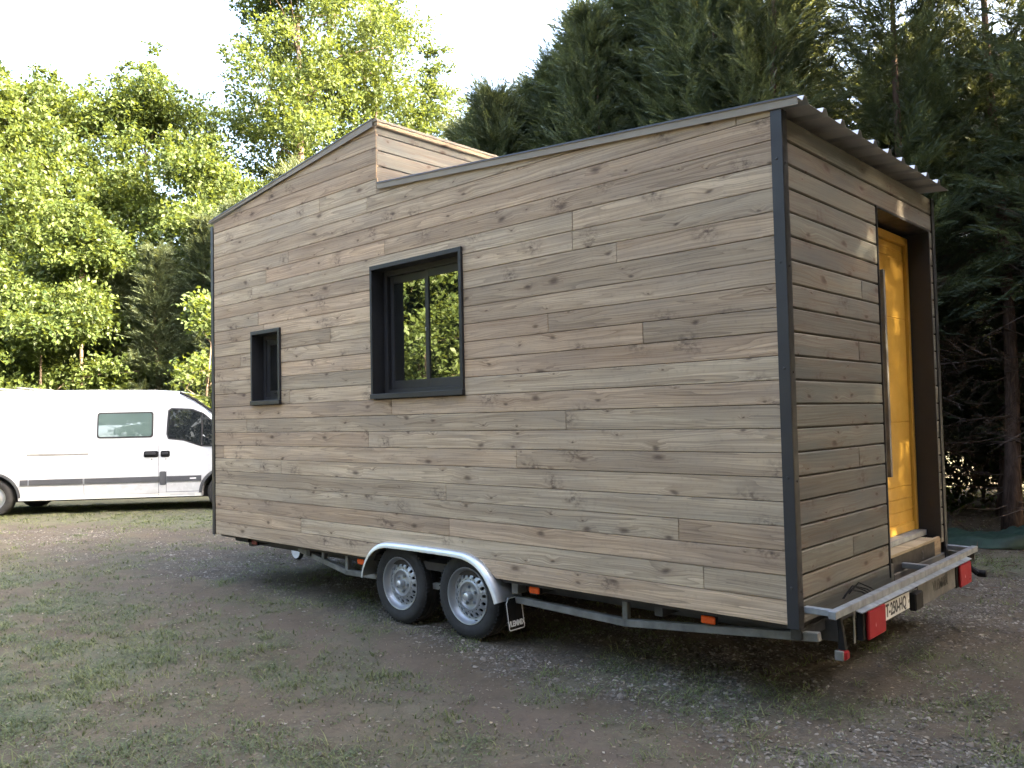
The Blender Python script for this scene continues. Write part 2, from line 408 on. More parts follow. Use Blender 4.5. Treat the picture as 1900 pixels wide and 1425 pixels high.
dn = noise(t, tc, 3.1, 6, .62); dn2 = noise(t, tc, 24, 5, .65); dn3 = noise(t, tc, 120, 3, .6)
dirt = mixc(t, mapr(t, dn, .3, .7, 0, 1), (.074, .059, .041), (.132, .107, .075))
dirt = mixc(t, mathn(t, 'MULTIPLY', mapr(t, dn2, .45, .7, 0, 1), .5), dirt, (.050, .039, .029))
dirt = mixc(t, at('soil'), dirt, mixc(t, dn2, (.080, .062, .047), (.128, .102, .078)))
v = N(t, 'ShaderNodeTexVoronoi'); v.inputs['Scale'].default_value = 48; L(t, tc, v.inputs['Vector'])
vsz = N(t, 'ShaderNodeSeparateColor'); L(t, v.outputs['Color'], vsz.inputs[0])
stone = mixc(t, vsz.outputs[0], (.062, .053, .040), (.155, .138, .108))
stone = mixc(t, mapr(t, v.outputs['Distance'], .25, .6, 0, .85), stone, (.06, .05, .042))
gfac = mathn(t, 'MULTIPLY', at('gravel'), mapr(t, noise(t, tc, 5, 5), .35, .65, .1, .85))
col = mixc(t, gfac, dirt, stone)
grs = mixc(t, mapr(t, noise(t, tc, 9, 4), .35, .65, 0, 1), (.070, .078, .048), (.125, .130, .085))
col = mixc(t, mathn(t, 'MULTIPLY', at('grass'), mapr(t, dn2, .3, .6, .25, .95)), col, grs)
L(t, col, b.inputs['Base Color']); b.inputs['Roughness'].default_value = .95; b.inputs['Specular IOR Level'].default_value = .12
hh = mathn(t, 'ADD', mathn(t, 'MULTIPLY', dn2, .6), mathn(t, 'ADD', mathn(t, 'MULTIPLY', dn3, .3), mathn(t, 'MULTIPLY', mathn(t, 'MULTIPLY', gfac, mathn(t, 'SUBTRACT', 1, v.outputs['Distance'])), .9)))
bump(t, b, hh, .7, .02)
tag(link('ground', gme, mt, smooth=True), kind='structure')

# ------------------------------------------------------------------ the house on its trailer
HX0, HW, BB = -6.14, 2.555, .128
house = empty('tiny_house', (-3.0, 1.27, 0)); house['_abs'] = 1
tag(house, 'tiny house clad in weathered horizontal boards on a two axle trailer', 'tiny house')
def grp(name):                      # a part made of pieces: an empty under the house
    e = bpy.data.objects.new(name, None); COL.objects.link(e); e.parent = house; e['_abs'] = 1; e.empty_display_size = .1
    e.matrix_parent_inverse = house.matrix_basis.inverted(); return e
def zt_rear(x): return 2.747 - .0785 * x + ZG
def zt_front(x): return 3.199 + .1305 * (x + 6.15) + ZG
XS = -3.43
# wall core behind the boards
core = MB()
W1, W2 = (-3.512, -2.444, 1.289, 2.358), (-5.386, -4.883, 1.288, 1.987)
zr = [ZG, ZG + W1[2], ZG + W2[3], ZG + W1[3]]
core.box((HX0, .021, zr[0] + .13), (0, .06, zr[1]))
core.box((HX0, .021, ZG), (-3.62, .06, ZG + .13)); core.box((-2.13, .021, ZG), (0, .06, ZG + .13))
for a_, b_ in ((HX0, W2[0]), (W2[1], W1[0]), (W1[1], 0)): core.box((a_, .021, zr[1]), (b_, .06, zr[2]))
for a_, b_ in ((HX0, W1[0]), (W1[1], 0)): core.box((a_, .021, zr[2]), (b_, .06, zr[3]))
core.prism([(HX0, zr[3]), (0, zr[3]), (0, zt_rear(0) - .06), (XS, zt_rear(XS) - .06), (XS, zt_front(XS) - .06), (HX0, zt_front(HX0) - .06)], .021, .06)
core.box((HX0, HW - .04, ZG), (0, HW, ZG + 2.6))
core.box((HX0, .06, ZG), (HX0 + .04, HW - .04, ZG + 3.0))
core.box((-.06, .06, ZG), (-.021, 1.36, ZG + 2.64)); core.box((-.06, 2.444, ZG), (-.021, HW - .04, ZG + 2.64)); core.box((-.06, 1.36, ZG + 2.44), (-.021, 2.444, ZG + 2.64))
core.box((XS - .05, .06, ZG + 2.9), (XS - .021, HW, ZG + 3.44))
core.build('wall', M['membrane'], house)
core2 = MB(); core2.prism([(HX0, ZG + 2.62), (0, ZG + 2.62), (0, zt_rear(0) - .06), (XS, zt_rear(XS) - .06), (XS, zt_front(XS) - .06), (HX0, zt_front(HX0) - .06)], HW - .04, HW)
core2.build('wall', M['membrane'], house)
fl = MB(); fl.box((HX0, .06, ZG - .03), (-.03, HW - .05, ZG + .03)); fl.build('floor_deck', M['plywood'], house)

def inset(poly, d):
    n = len(poly); out = []
    A = sum(poly[i][0] * poly[(i + 1) % n][1] - poly[(i + 1) % n][0] * poly[i][1] for i in range(n))
    s = 1 if A > 0 else -1
    for i in range(n):
        p0 = Vector(poly[i - 1]); p1 = Vector(poly[i]); p2 = Vector(poly[(i + 1) % n])
        e1 = (p1 - p0).normalized(); e2 = (p2 - p1).normalized()
        n1 = Vector((-e1.y, e1.x)) * s; n2 = Vector((-e2.y, e2.x)) * s
        k = 1 + n1.dot(n2); q = p1 + (n1 + n2) * (d / max(k, .3)); out.append((q.x, q.y))
    return out
rb = random.Random(4)
def board(poly, axis, face, mat, parent, th=.021, bev=.0028):
    """poly (u,z) ; outer face at 'face' (-y side for axis x, +x side for axis y)"""
    out = 1 if axis == 'y' else -1
    j = rb.uniform(0, .0022); f0 = face + out * j
    P = inset(poly, bev); n = len(poly)
    mk = (lambda p, d: (p[0], d, p[1])) if axis == 'x' else (lambda p, d: (d, p[0], p[1]))
    V = [mk(p, f0) for p in P] + [mk(p, f0 - out * bev) for p in poly] + [mk(p, face - out * th) for p in poly]
    F = [tuple(range(n))] + [(i, (i + 1) % n, n + (i + 1) % n, n + i) for i in range(n)] + [(n + i, n + (i + 1) % n, 2 * n + (i + 1) % n, 2 * n + i) for i in range(n)]
    return MB().add(V, F).build('board', mat, parent)
def clip(poly, a, b, c):            # keep a*u + b*z <= c
    out = []
    for i in range(len(poly)):
        p, q = poly[i], poly[(i + 1) % len(poly)]
        dp = a * p[0] + b * p[1] - c; dq = a * q[0] + b * q[1] - c
        if dp <= 0: out.append(p)
        if dp * dq < 0:
            s = dp / (dp - dq); out.append((p[0] + (q[0] - p[0]) * s, p[1] + (q[1] - p[1]) * s))
    return out
side_cl = grp('side_cladding'); end_cl = grp('end_cladding'); step_cl = grp('step_cladding')
JO = {23: [-4.238], 22: [-3.56], 20: [-4.742], 19: [-3.343, -5.128], 18: [-5.383, -1.417], 13: [-5.618, -1.641], 10: [-4.742], 9: [-3.279], 8: [-5.505, -1.51], 7: [-3.583], 6: [-5.958, -1.95],
      4: [-2.664], 16: [-5.277, -1.077], 15: [-5.182], 2: [-2.636], 1: [-4.583, -.541], 17: [-1.421], 3: [-.693], 21: [-.253], 12: [-.9], 5: [-4.9], 14: [-4.1]}
WIN = [(-3.512, -2.444, 1.289, 2.358), (-5.386, -4.883, 1.288, 1.987)]
GAP = .0032
for k in range(0, 28):
    z0, z1 = k * BB + GAP / 2, (k + 1) * BB - GAP / 2
    cuts = sorted([HX0 + .004] + JO.get(k, []) + [-.045])
    if k >= 23: cuts = sorted([c for c in cuts if c < XS] + [XS] + ([-.045] if k < 24 else []))
    spans = [(a + (.0012 if i else 0), b_ - .0012) for i, (a, b_) in enumerate(zip(cuts[:-1], cuts[1:]))]
    for (a, b_) in spans:
        pcs = [(a, b_, [])]
        if k == 0: pcs = [q for q in ((a, min(b_, -3.47), []), (max(a, -2.35), b_, [])) if q[1] - q[0] > .03]
        for (wx0, wx1, wz0, wz1) in WIN:
            nw = []
            for (p, q, nt_) in pcs:
                x0, x1 = max(p, wx0), min(q, wx1)
                if x1 <= x0 or z1 <= wz0 + .012 or z0 >= wz1 - .012: nw.append((p, q, nt_)); continue
                if wz0 <= z0 + .012 and wz1 >= z1 - .012:
                    if x0 - p > .01: nw.append((p, x0, nt_))
                    if q - x1 > .01: nw.append((x1, q, nt_))
                elif wz1 < z1: nw.append((p, q, nt_ + [('b', x0, x1, wz1)]))
                else: nw.append((p, q, nt_ + [('t', x0, x1, wz0)]))
            pcs = nw
        for (p, q, nts) in pcs:
            lo = [(p, z0)]; hi = [(p, z1)]
            for (wh, x0, x1, wz) in sorted(nts, key=lambda r: r[1]):
                T = lo if wh == 'b' else hi; zz = z0 if wh == 'b' else z1
                if x0 - p < .01: T[-1:] = [(p, wz), (x1, wz), (x1, zz)]
                elif q - x1 < .01: T += [(x0, zz), (x0, wz), (q, wz)]
                else: T += [(x0, zz), (x0, wz), (x1, wz), (x1, zz)]
            if abs(lo[-1][0] - q) > 1e-6: lo.append((q, z0))
            if abs(hi[-1][0] - q) > 1e-6: hi.append((q, z1))
            poly = [(u, z + ZG) for u, z in lo + hi[::-1]]
            if k >= 20:
                poly = clip(poly, -.1305, 1, 3.199 + .1305 * 6.15 + ZG - .026)
                if q > XS + .02: poly = clip(poly, .0785, 1, 2.747 + ZG - .026)
            if k == 0:
                poly = clip(poly, 1, -1.13, -3.605 - 1.13 * ZG) if q < -3 else clip(poly, -1, -1.48, 2.165 - 1.48 * ZG)
            if len(poly) < 3: continue
            us = [u for u, z in poly]; zs = [z for u, z in poly]
            if max(us) - min(us) < .02 or max(zs) - min(zs) < .012: continue
            board(poly, 'x', 0.0, M['wood'], side_cl)
# end wall
JE = {14: [1.068], 11: [.986], 6: [.92], 2: [.776], 17: [], 19: [], 9: []}
DY0, DY1 = 1.360, 2.440
for k in range(0, 21):
    z0, z1 = k * BB + .0035 + ZG, (k + 1) * BB - .0035 + ZG
    segs = [(.035, DY0), (DY1, HW - .035)] if k < 19 else [(.035, HW - .035)]
    if k == 0: segs = [(.035, 1.44), (1.44, HW - .035)]
    for (a, b_) in segs:
        cuts = [a] + [c for c in JE.get(k, []) if a < c < b_] + [b_]
        for p, q in zip(cuts[:-1], cuts[1:]):
            top = z1
            if k == 20: top = min(z1, zt_rear(0) - .03)
            if k == 0 and p > 1.4: top = z0 + .05
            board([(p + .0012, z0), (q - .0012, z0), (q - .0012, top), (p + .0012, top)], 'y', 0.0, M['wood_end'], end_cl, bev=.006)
# step wall between the two roofs
zz = 3.055 + ZG
for k in range(-1, 4):
    a, b_ = zz + k * BB, min(zz + (k + 1) * BB - .006, zt_front(XS) - .052)
    if b_ - a > .02: board([(.004, a), (HW, a), (HW, b_), (.004, b_)], 'y', XS, M['wood_end'], step_cl, bev=.005)
MB().box((XS - .02, -.004, zt_front(XS) - .048), (XS + .022, HW, zt_front(XS) - .016), .003).build('fascia', M['wood_raw'], step_cl)
MB().box((XS + .002, -.012, zz - .055), (XS + .022, .001, zz + .02), .002).build('corner_batten', M['wood_raw'], step_cl)
# corner trims
def trim(name, bx, label=None):
    o = MB()
    for a, b_ in bx: o.box(a, b_, .0015)
    return o.build(name, M['anthracite'], house)
tr = trim('corner_trim', [((-.052, -.012, ZG - .012), (.012, -.004, zt_rear(0) - .035)), ((.004, -.0039, ZG - .012), (.012, .052, zt_rear(0) - .035))])
def screw(p, ax, par): MB().lathe([(0, -.004), (.006, -.0035), (.0075, 0)], 8, ax, p).build('screw', M['galv'], par)
for zq in (.2, .77, 1.34, 1.9, 2.45):
    MB().lathe([(.0001, -.0045), (.0055, -.004), (.0075, 0)], 8, 'y', (-.022, -.0122, ZG + zq)).build('screw', M['primer'], tr)
    MB().lathe([(.0001, .0045), (.0055, .004), (.0075, 0)], 8, 'x', (.0122, .024, ZG + zq - .02)).build('screw', M['primer'], tr)
trim('corner_trim', [((HX0 - .048, -.01, ZG - .01), (HX0 + .003, -.003, zt_front(HX0) - .05)), ((HX0 - .048, -.0029, ZG - .01), (HX0 - .041, .05, zt_front(HX0) - .05))])
trim('corner_trim', [((.004, HW - .05, ZG - .01), (.011, HW + .012, zt_rear(0) - .06)), ((-.05, HW + .004, ZG - .01), (.0039, HW + .012, zt_rear(0) - .06))])
# roofs of ribbed sheet
def ribbed(name, xa, xb, zf, parent):
    per = .255; prof = []
    y0 = -.018
    n = 10
    for i in range(n + 1):
        yb = y0 + i * per + .06
        prof += [(yb, 0), (yb + .024, .034), (yb + .058, .034), (yb + .082, 0)]
    prof = [(y0, 0)] + [q for q in prof if q[0] < HW + .055] + [(HW + .058, 0)]
    sheets = [(0, len(prof) // 3 + 1), (len(prof) // 3, 2 * len(prof) // 3 + 1), (2 * len(prof) // 3, len(prof))]
    for si, (i0, i1) in enumerate(sheets):
        pr = prof[i0:i1]; V = []; F = []; n = len(pr)
        for (x, o) in ((xa, 0), (xb, 0)):
            for (yy, h) in pr: V.append((x, yy, zf(x) + h + .004 + si * .0012))
        for (x, o) in ((xa, 0), (xb, 0)):
            for (yy, h) in pr: V.append((x, yy, zf(x) + h + .0028 + si * .0012))
        for i in range(n - 1):
            F += [(i, i + 1, n + i + 1, n + i), (2 * n + i, 3 * n + i, 3 * n + i + 1, 2 * n + i + 1), (i, 2 * n + i, 2 * n + i + 1, i + 1), (n + i, n + i + 1, 3 * n + i + 1, 3 * n + i)]
        F += [(0, n, 3 * n, 2 * n), (n - 1, 3 * n - 1, 4 * n - 1, 2 * n - 1)]
        MB().add(V, F).build('roof_sheet', M['sheet'], parent)
roof_r = grp('roof'); roof_f = grp('roof')
ribbed('r', XS + .03, .105, zt_rear, roof_r); ribbed('f', HX0 - .08, XS - .05, zt_front, roof_f)
MB().box((XS - .10, -.012, zt_front(XS) - .0155), (XS + .026, HW + .05, zt_front(XS) + .006), .002).build('ridge_cap', M['flashing'], roof_f)
def flash(xa, xb, zf, h0, h1, parent):
    def strip(nm, pts, mat):
        n = len(pts); V = []
        for x, h in ((xa, h0), (xb, h1)):
            V += [(x, y, zf(x) + (z if z is not None else -h)) for y, z in pts]
            V += [(x, y + .0025, zf(x) + (z if z is not None else -h) - .001) for y, z in pts]
        F = []
        for k in range(n - 1): F += [(k, k + 1, 2 * n + k + 1, 2 * n + k), (n + k, 3 * n + k, 3 * n + k + 1, n + k + 1), (k, n + k, n + k + 1, k + 1), (2 * n + k, 2 * n + k + 1, 3 * n + k + 1, 3 * n + k)]
        F += [(0, 2 * n, 3 * n, n), (n - 1, 2 * n - 1, 4 * n - 1, 3 * n - 1)]
        MB().add(V, F).build(nm, mat, parent)
    strip('edge_flashing', [(-.020, None), (-.020, .004), (-.026, .009)], M['flashing'])
    strip('edge_cap', [(-.024, .0095), (-.021, .020), (.02, .026)], M['anthracite'])
flash(XS + .03, .105, zt_rear, .036, .034, roof_r); flash(HX0 - .06, XS - .02, zt_front, .008, .05, roof_f)
# dark rail seen in the gaps between cladding and flashing
MB().box((-1.0, .004, zt_rear(0) - .08), (-.06, .02, zt_rear(-.5) - .01)).build('batten', M['membrane'], house)
# windows
def window(x0, x1, z0, z1, two, label):
    z0 += ZG; z1 += ZG
    wn = grp('window')
    f = .030; d = .15
    s = MB()
    s.box((x0 - .004, -.022, z1 - f), (x1 + .004, d, z1 + .004), .0015); s.box((x0 - .004, -.022, z0 + f * 1.25), (x0 + f * .75, d, z1 - f - .0005), .0015); s.box((x1 - f * .9, -.022, z0 + f * 1.25), (x1 + .004, d, z1 - f - .0005), .0015)
    s.build('surround', M['anthracite'], wn)
    MB().box((x0 - .006, -.032, z0 - .004), (x1 + .006, d, z0 + f * 1.2), .002).build('sill', M['anthracite'], wn)
    ax0, ax1, az0, az1 = x0 + f * .75, x1 - f * .9, z0 + f * 1.2, z1 - f
    def ring(nm, a, b_, c, e, ya, yb, tw, tb=None, tt=None):
        tb = tb or tw; tt = tt or tw; q = MB()
        q.box((a, ya, c), (a + tw, yb, e), .002); q.box((b_ - tw, ya, c), (b_, yb, e), .002)
        q.box((a + tw + .0004, ya + .001, c), (b_ - tw - .0004, yb - .001, c + tb), .002); q.box((a + tw + .0004, ya + .001, e - tt), (b_ - tw - .0004, yb - .001, e), .002)
        q.build(nm, M['anthracite'], wn); return a + tw, b_ - tw, c + tb, e - tt
    a, b_, c, e = ring('frame', ax0, ax1, az0, az1, .10, .165, .045, .035, .045)
    if two:
        mid = (a + b_) / 2 + .015
        for (p, q, ya) in ((a, mid + .02, .135), (mid - .02, b_, .108)):
            A, B2, C, E_ = ring('sash', p, q, c, e, ya, ya + .024, .04, .07, .06)
            MB().box((A - .003, ya + .010, C - .003), (B2 + .003, ya + .016, E_ + .003)).build('pane', M['glass'], wn)
        MB().box((mid - .012, .098, c + .44), (mid - .004, .107, c + .47), .002).build('latch', M['alu'], wn)
    else:
        A, B2, C, E_ = ring('sash', a, b_, c, e, .112, .15, .05, .06, .05)
        MB().box((A - .003, .128, C - .003), (B2 + .003, .134, E_ + .003)).build('pane', M['glass'], wn)
        MB().tube([((A + B2) / 2 - .03, .108, c + .03), ((A + B2) / 2 - .03, .102, c + .034), ((A + B2) / 2 + .01, .102, c + .036)], .005, 6).build('drain_cap', M['black'], wn)
    tag(wn, label)
window(*WIN[0], True, 'square dark framed sliding window with two panes reflecting trees')
window(*WIN[1], False, 'small narrow dark framed window')
# interior lining seen as black behind door frame gaps
# door
dr = grp('door'); tag(dr, 'yellow entrance door in a deep dark surround')
DZ0, DZ1 = .165 + ZG, 2.432 + ZG
s = MB()
s.box((-.20, DY0 - .003, DZ0 - .12), (.008, DY0 + .012, DZ1 + .003), .002); s.box((-.20, DY1 - .014, DZ0 + .005), (.008, DY1 + .003, DZ1 + .003), .002); s.box((-.20, DY0 + .0125, DZ1 - .014), (.0075, DY1 - .0145, DZ1 + .002), .002)
s.build('surround', M['anthracite'], dr)
leaf = MB(); xl = -.165; ya, yb = DY0 + .03, 2.372
zs = [.225, .29, .378, .467, .556, 1.02, 1.776, 2.22, 2.275, 2.325]
for a, b_ in zip(zs[:-1], zs[1:]):
    if a < .25: leaf.box((xl - .04, ya, a + ZG), (xl + .012, yb, b_ + ZG - .001), .006)
    else: leaf.box((xl - .04, ya, a + ZG + .001), (xl, yb, b_ + ZG - .001), .004)
leaf.box((xl - .05, ya, .23 + ZG), (xl - .006, yb, 2.32 + ZG))
leaf.build('leaf', M['yellow'], dr)
fr = MB(); fr.box((xl - .05, 2.376, .225 + ZG), (xl + .022, 2.424, 2.39 + ZG), .004); fr.box((xl - .05, DY0 + .013, .225 + ZG), (xl + .022, DY0 + .028, 2.39 + ZG), .004); fr.box((xl - .05, DY0 + .0285, 2.33 + ZG), (xl + .0215, 2.3755, 2.39 + ZG), .004)
fr.build('frame', M['yellow'], dr)
hd = MB(); hy = 1.715
hd.box((xl + .05, hy - .018, .655 + ZG), (xl + .085, hy + .018, 2.07 + ZG), .003)
for zq in (.80, 1.92): hd.box((xl - .002, hy - .012, zq + ZG), (xl + .051, hy + .012, zq + .03 + ZG), .002)
hd.build('handle', M['galv_dull'], dr)
MB().box((xl - .06, DY0 + .012, .185 + ZG), (xl + .075, DY1 - .012, .224 + ZG), .003).build('threshold', M['galv'], dr)
MB().box((-.16, DY0 + .014, .160 + ZG), (.004, 2.31, .182 + ZG), .003).build('sill_plank', M['wood_raw'], dr)
MB().box((-.02, DY0 + .07, .055 + ZG), (-.004, 2.30, .159 + ZG), .001).build('kick_board', M['plywood'], dr)
MB().box((-.022, 2.302, .052 + ZG), (-.004, DY1, .18 + ZG), .001).build('kick_board', M['wood_raw'], dr)
TX = Matrix(((0, 0, 1, 0), (1, 0, 0, 0), (0, 1, 0, 0), (0, 0, 0, 1)))      # text facing +x, reading along +y
text_mesh('chalk_mark', '2', .085, M['grey_ink'], dr, Matrix.Translation((-.0032, 2.03, .095 + ZG)) @ TX, offset=.002)
# ---------------- trailer
ch = grp('chassis')
yt = .12
def strut(pts, r=.023):
    q = MB()
    for a, b_ in zip(pts[:-1], pts[1:]):
        a = Vector(a); b_ = Vector(b_); d = (b_ - a); ln = d.length; M4 = Matrix.Translation(a) @ d.to_track_quat('X', 'Z').to_matrix().to_4x4()
        q.box((-.012, -r, -r), (ln + .012, r, r), .004, M4)
    return q
for yy in (yt, HW - yt):
    strut([(.05, yy, ZG - .065), (-1.16, yy, ZG - .172), (-2.05, yy, ZG - .150), (-3.6, yy, ZG - .165), (-4.05, yy, ZG - .178), (-4.78, yy, ZG - .05)]).build('truss_chord', M['galv_dull'], ch)
    for x, z in ((-1.16, -.17), (-4.05, -.17), (-4.4, -.115)): strut([(x, yy, ZG + z), (x, yy, ZG - .03)], .02).build('truss_post', M['galv_dull'], ch)
for yy in (.42, HW - .42): MB().box((-6.1, yy - .03, ZG - .15), (.05, yy + .03, ZG - .031), .004).build('main_rail', M['primer'], ch)
for x in (-5.6, -4.6, -3.75, -1.9, -.9, -.05): MB().box((x - .03, .08, ZG - .09), (x + .03, HW - .08, ZG - .032), .004).build('cross_member', M['primer'], ch)
for x in (-3.247, -2.488): MB().tube([(x, .15, .31), (x, HW - .15, .31)], .035, 10).build('axle', M['galv_dull'], ch)
MB().box((-2.09, .07, ZG - .10), (-2.03, .16, ZG - .02), .003).build('bracket', M['galv_dull'], ch)
MB().box((-5.80, .03, ZG - .045), (-5.55, .12, ZG - .002), .003).build('bracket', M['black'], ch)
for yy in (.5, HW - .5): strut([(-6.1, yy, ZG - .09), (-7.5, 1.27 + (yy - 1.27) * .08, ZG - .10)], .035).build('drawbar', M['galv_dull'], ch)
jw = grp('jockey_wheel')
MB().lathe([(.03, -.03), (.06, -.028), (.085, -.03), (.1, -.015), (.1, .015), (.085, .03), (.06, .028), (.03, .03)], 20, 'y', (-6.55, 1.22, .105)).build('tyre', M['tyre'], jw, smooth='auto')
MB().lathe([(.0001, -.036), (.035, -.034), (.06, -.030), (.084, -.032), (.084, -.02)], 20, 'y', (-6.55, 1.22, .105)).build('rim', M['letter_white'], jw, smooth='auto')
MB().tube([(-6.55, 1.26, .105), (-6.6, 1.26, .3), (-6.6, 1.26, .75)], .022, 8).build('post', M['galv'], jw)
# wheels
def wheel_proto():
    tyre = MB().lathe([(.196, -.070), (.206, -.088), (.235, -.097), (.268, -.098), (.290, -.090), (.302, -.076), (.309, -.062), (.309, -.03), (.302, -.028), (.302, -.022), (.310, -.02), (.310, .02), (.302, .022), (.302, .028), (.309, .03), (.309, .062), (.302, .076), (.290, .09), (.268, .098), (.235, .097), (.206, .088), (.196, .07)], 56)
    # tread blocks along the shoulders
    for i in range(64):
        a = 2 * math.pi * i / 64
        for yy in (-.066, .066):
            tyre.box((-.005, yy - .014, .300), (.005, yy + .014, .3125), 0, Matrix.Rotation(a, 4, 'Y'))
    rim = MB().lathe([(.196, -.070), (.206, -.089), (.203, -.094), (.197, -.092), (.192, -.078), (.186, -.062), (.180, -.056), (.174, -.048), (.166, -.046)], 48)
    n = 16; r0, r1 = .112, .166
    def yd(r): return -.046 - .022 * float(sstep(.168, .118, np.array(r)))
    for i in range(n):
        a0 = 2 * math.pi * (i - .5) / n; a1 = 2 * math.pi * (i + .5) / n
        V = []; bnd = []
        for j in range(16):
            ang = 2 * math.pi * (j + .5) / 16; c, s_ = math.cos(ang), math.sin(ang); mx = max(abs(c), abs(s_))
            u, v_ = c / mx, s_ / mx
            r = (r0 + r1) / 2 + u * (r1 - r0) / 2; a = (a0 + a1) / 2 + v_ * (a1 - a0) / 2
            bnd.append((r * math.cos(a), yd(r), r * math.sin(a)))
        am = (a0 + a1) / 2; inner = []; deep = []
        for j in range(16):
            ang = 2 * math.pi * (j + .5) / 16
            rr = .140 + .0145 * math.cos(ang); tt = am + .0125 * math.sin(ang) / .14
            inner.append((rr * math.cos(tt), yd(rr) + .001, rr * math.sin(tt))); deep.append((rr * math.cos(tt), yd(rr) + .012, rr * math.sin(tt)))
        rim.add(bnd + inner + deep, [(j, (j + 1) % 16, 16 + (j + 1) % 16, 16 + j) for j in range(16)] + [(16 + j, 16 + (j + 1) % 16, 32 + (j + 1) % 16, 32 + j) for j in range(16)])
    rim.lathe([(.1125, yd(.112)), (.108, -.072), (.100, -.075), (.094, -.074), (.086, -.062), (.066, -.056), (.060, -.056), (.052, -.058), (.030, -.062)], 48)
    nuts = []
    for i in range(5):
        a = 2 * math.pi * (i + .25) / 5; nuts.append(MB().lathe([(.0001, -.080), (.009, -.079), (.011, -.072), (.011, -.054)], 6, 'y', (.062 * math.cos(a), 0, .062 * math.sin(a))))
    hub = MB().lathe([(.0001, -.108), (.016, -.107), (.024, -.102), (.027, -.092), (.028, -.055)], 20)
    drum = MB().lathe([(.0001, .005), (.168, .005), (.178, .02), (.19, .075)], 32)
    return tyre, rim, nuts, hub, drum
ty, ri, nu, hu, du = wheel_proto()
wl = bpy.data.objects.new('wheel', None); COL.objects.link(wl)
proto = [(ty.build('tyre', M['tyre'], None, 'auto'), 't'), (ri.build('rim', M['rim'], None, 'auto', fix=False), 'r'), (hu.build('hub_cap', M['alu'], None, 'auto'), 'h'), (du.build('brake_drum', M['black'], None), 'd')]
proto += [(q.build('wheel_nut', M['galv'], None), 'n') for q in nu]
valve = MB().tube([(.185, -.075, 0), (.178, -.095, 0)], .004, 6).build('valve', M['black'], None); proto.append((valve, 'v'))
first = True
for wx in (-3.247, -2.488):
    for (wy, rot) in ((.115, 0), (HW - .115, math.pi)):
        e = wl if first else bpy.data.objects.new('wheel', None)
        if not first: COL.objects.link(e)
        e.parent = house; e.matrix_parent_inverse = house.matrix_basis.inverted(); e.location = (wx, wy, .31); e.rotation_euler = (0, .4 if wx < -3 else 1.1, rot)
        for (p, c) in proto:
            q = p if first else p.copy()
            if not first: COL.objects.link(q)
            q.parent = e
        first = False
# mudguards
PATH = [(-3.665, -.145), (-3.645, -.07), (-3.60, .01), (-3.535, .08), (-3.45, .128), (-3.35, .152), (-3.2, .158), (-2.87, .160), (-2.54, .158), (-2.42, .146), (-2.31, .108), (-2.225, .045), (-2.165, -.03), (-2.125, -.10), (-2.105, -.15)]
from mathutils.geometry import interpolate_bezier
def guard(sy, y0):
    sec = [(0, .20), (0, .02), (.002, -.005), (.0, -.022), (-.010, -.038), (-.024, -.046), (-.040, -.048), (-.040, -.045), (-.025, -.042), (-.013, -.034), (-.004, -.02), (-.003, .2)]
    P = []
    for i in range(len(PATH) - 1):
        p0 = Vector(PATH[max(i - 1, 0)]); p1 = Vector(PATH[i]); p2 = Vector(PATH[i + 1]); p3 = Vector(PATH[min(i + 2, len(PATH) - 1)])
        for s_ in (0, .33, .66):
            P.append(.5 * ((2 * p1) + (p2 - p0) * s_ + (2 * p0 - 5 * p1 + 4 * p2 - p3) * s_ ** 2 + (3 * p1 - p0 - 3 * p2 + p3) * s_ ** 3))
    P.append(Vector(PATH[-1])); V = []; F = []; n = len(sec)
    for i, p in enumerate(P):
        d = (P[min(i + 1, len(P) - 1)] - P[max(i - 1, 0)]).normalized(); nn = Vector((-d.y, d.x))
        for (o, yy) in sec: V.append((p.x + nn.x * o, y0 + sy * yy, ZG + p.y + nn.y * o))
    for i in range(len(P) - 1):
        for j in range(n - 1): F.append((i * n + j, i * n + j + 1, (i + 1) * n + j + 1, (i + 1) * n + j))
    return MB().add(V, F).build('mudguard', M['alu'], house, 'auto')
guard(1, -.004); guard(-1, HW + .004)
def rrect(cx, cy, w_, h_, r, n=4):
    P = []
    for (sx, sy, a0) in ((1, -1, -90), (1, 1, 0), (-1, 1, 90), (-1, -1, 180)):
        for i in range(n + 1):
            a = rad(a0 + 90 * i / n); P.append((cx + sx * (w_ / 2 - r) + r * math.cos(a), cy + sy * (h_ / 2 - r) + r * math.sin(a)))
    return P
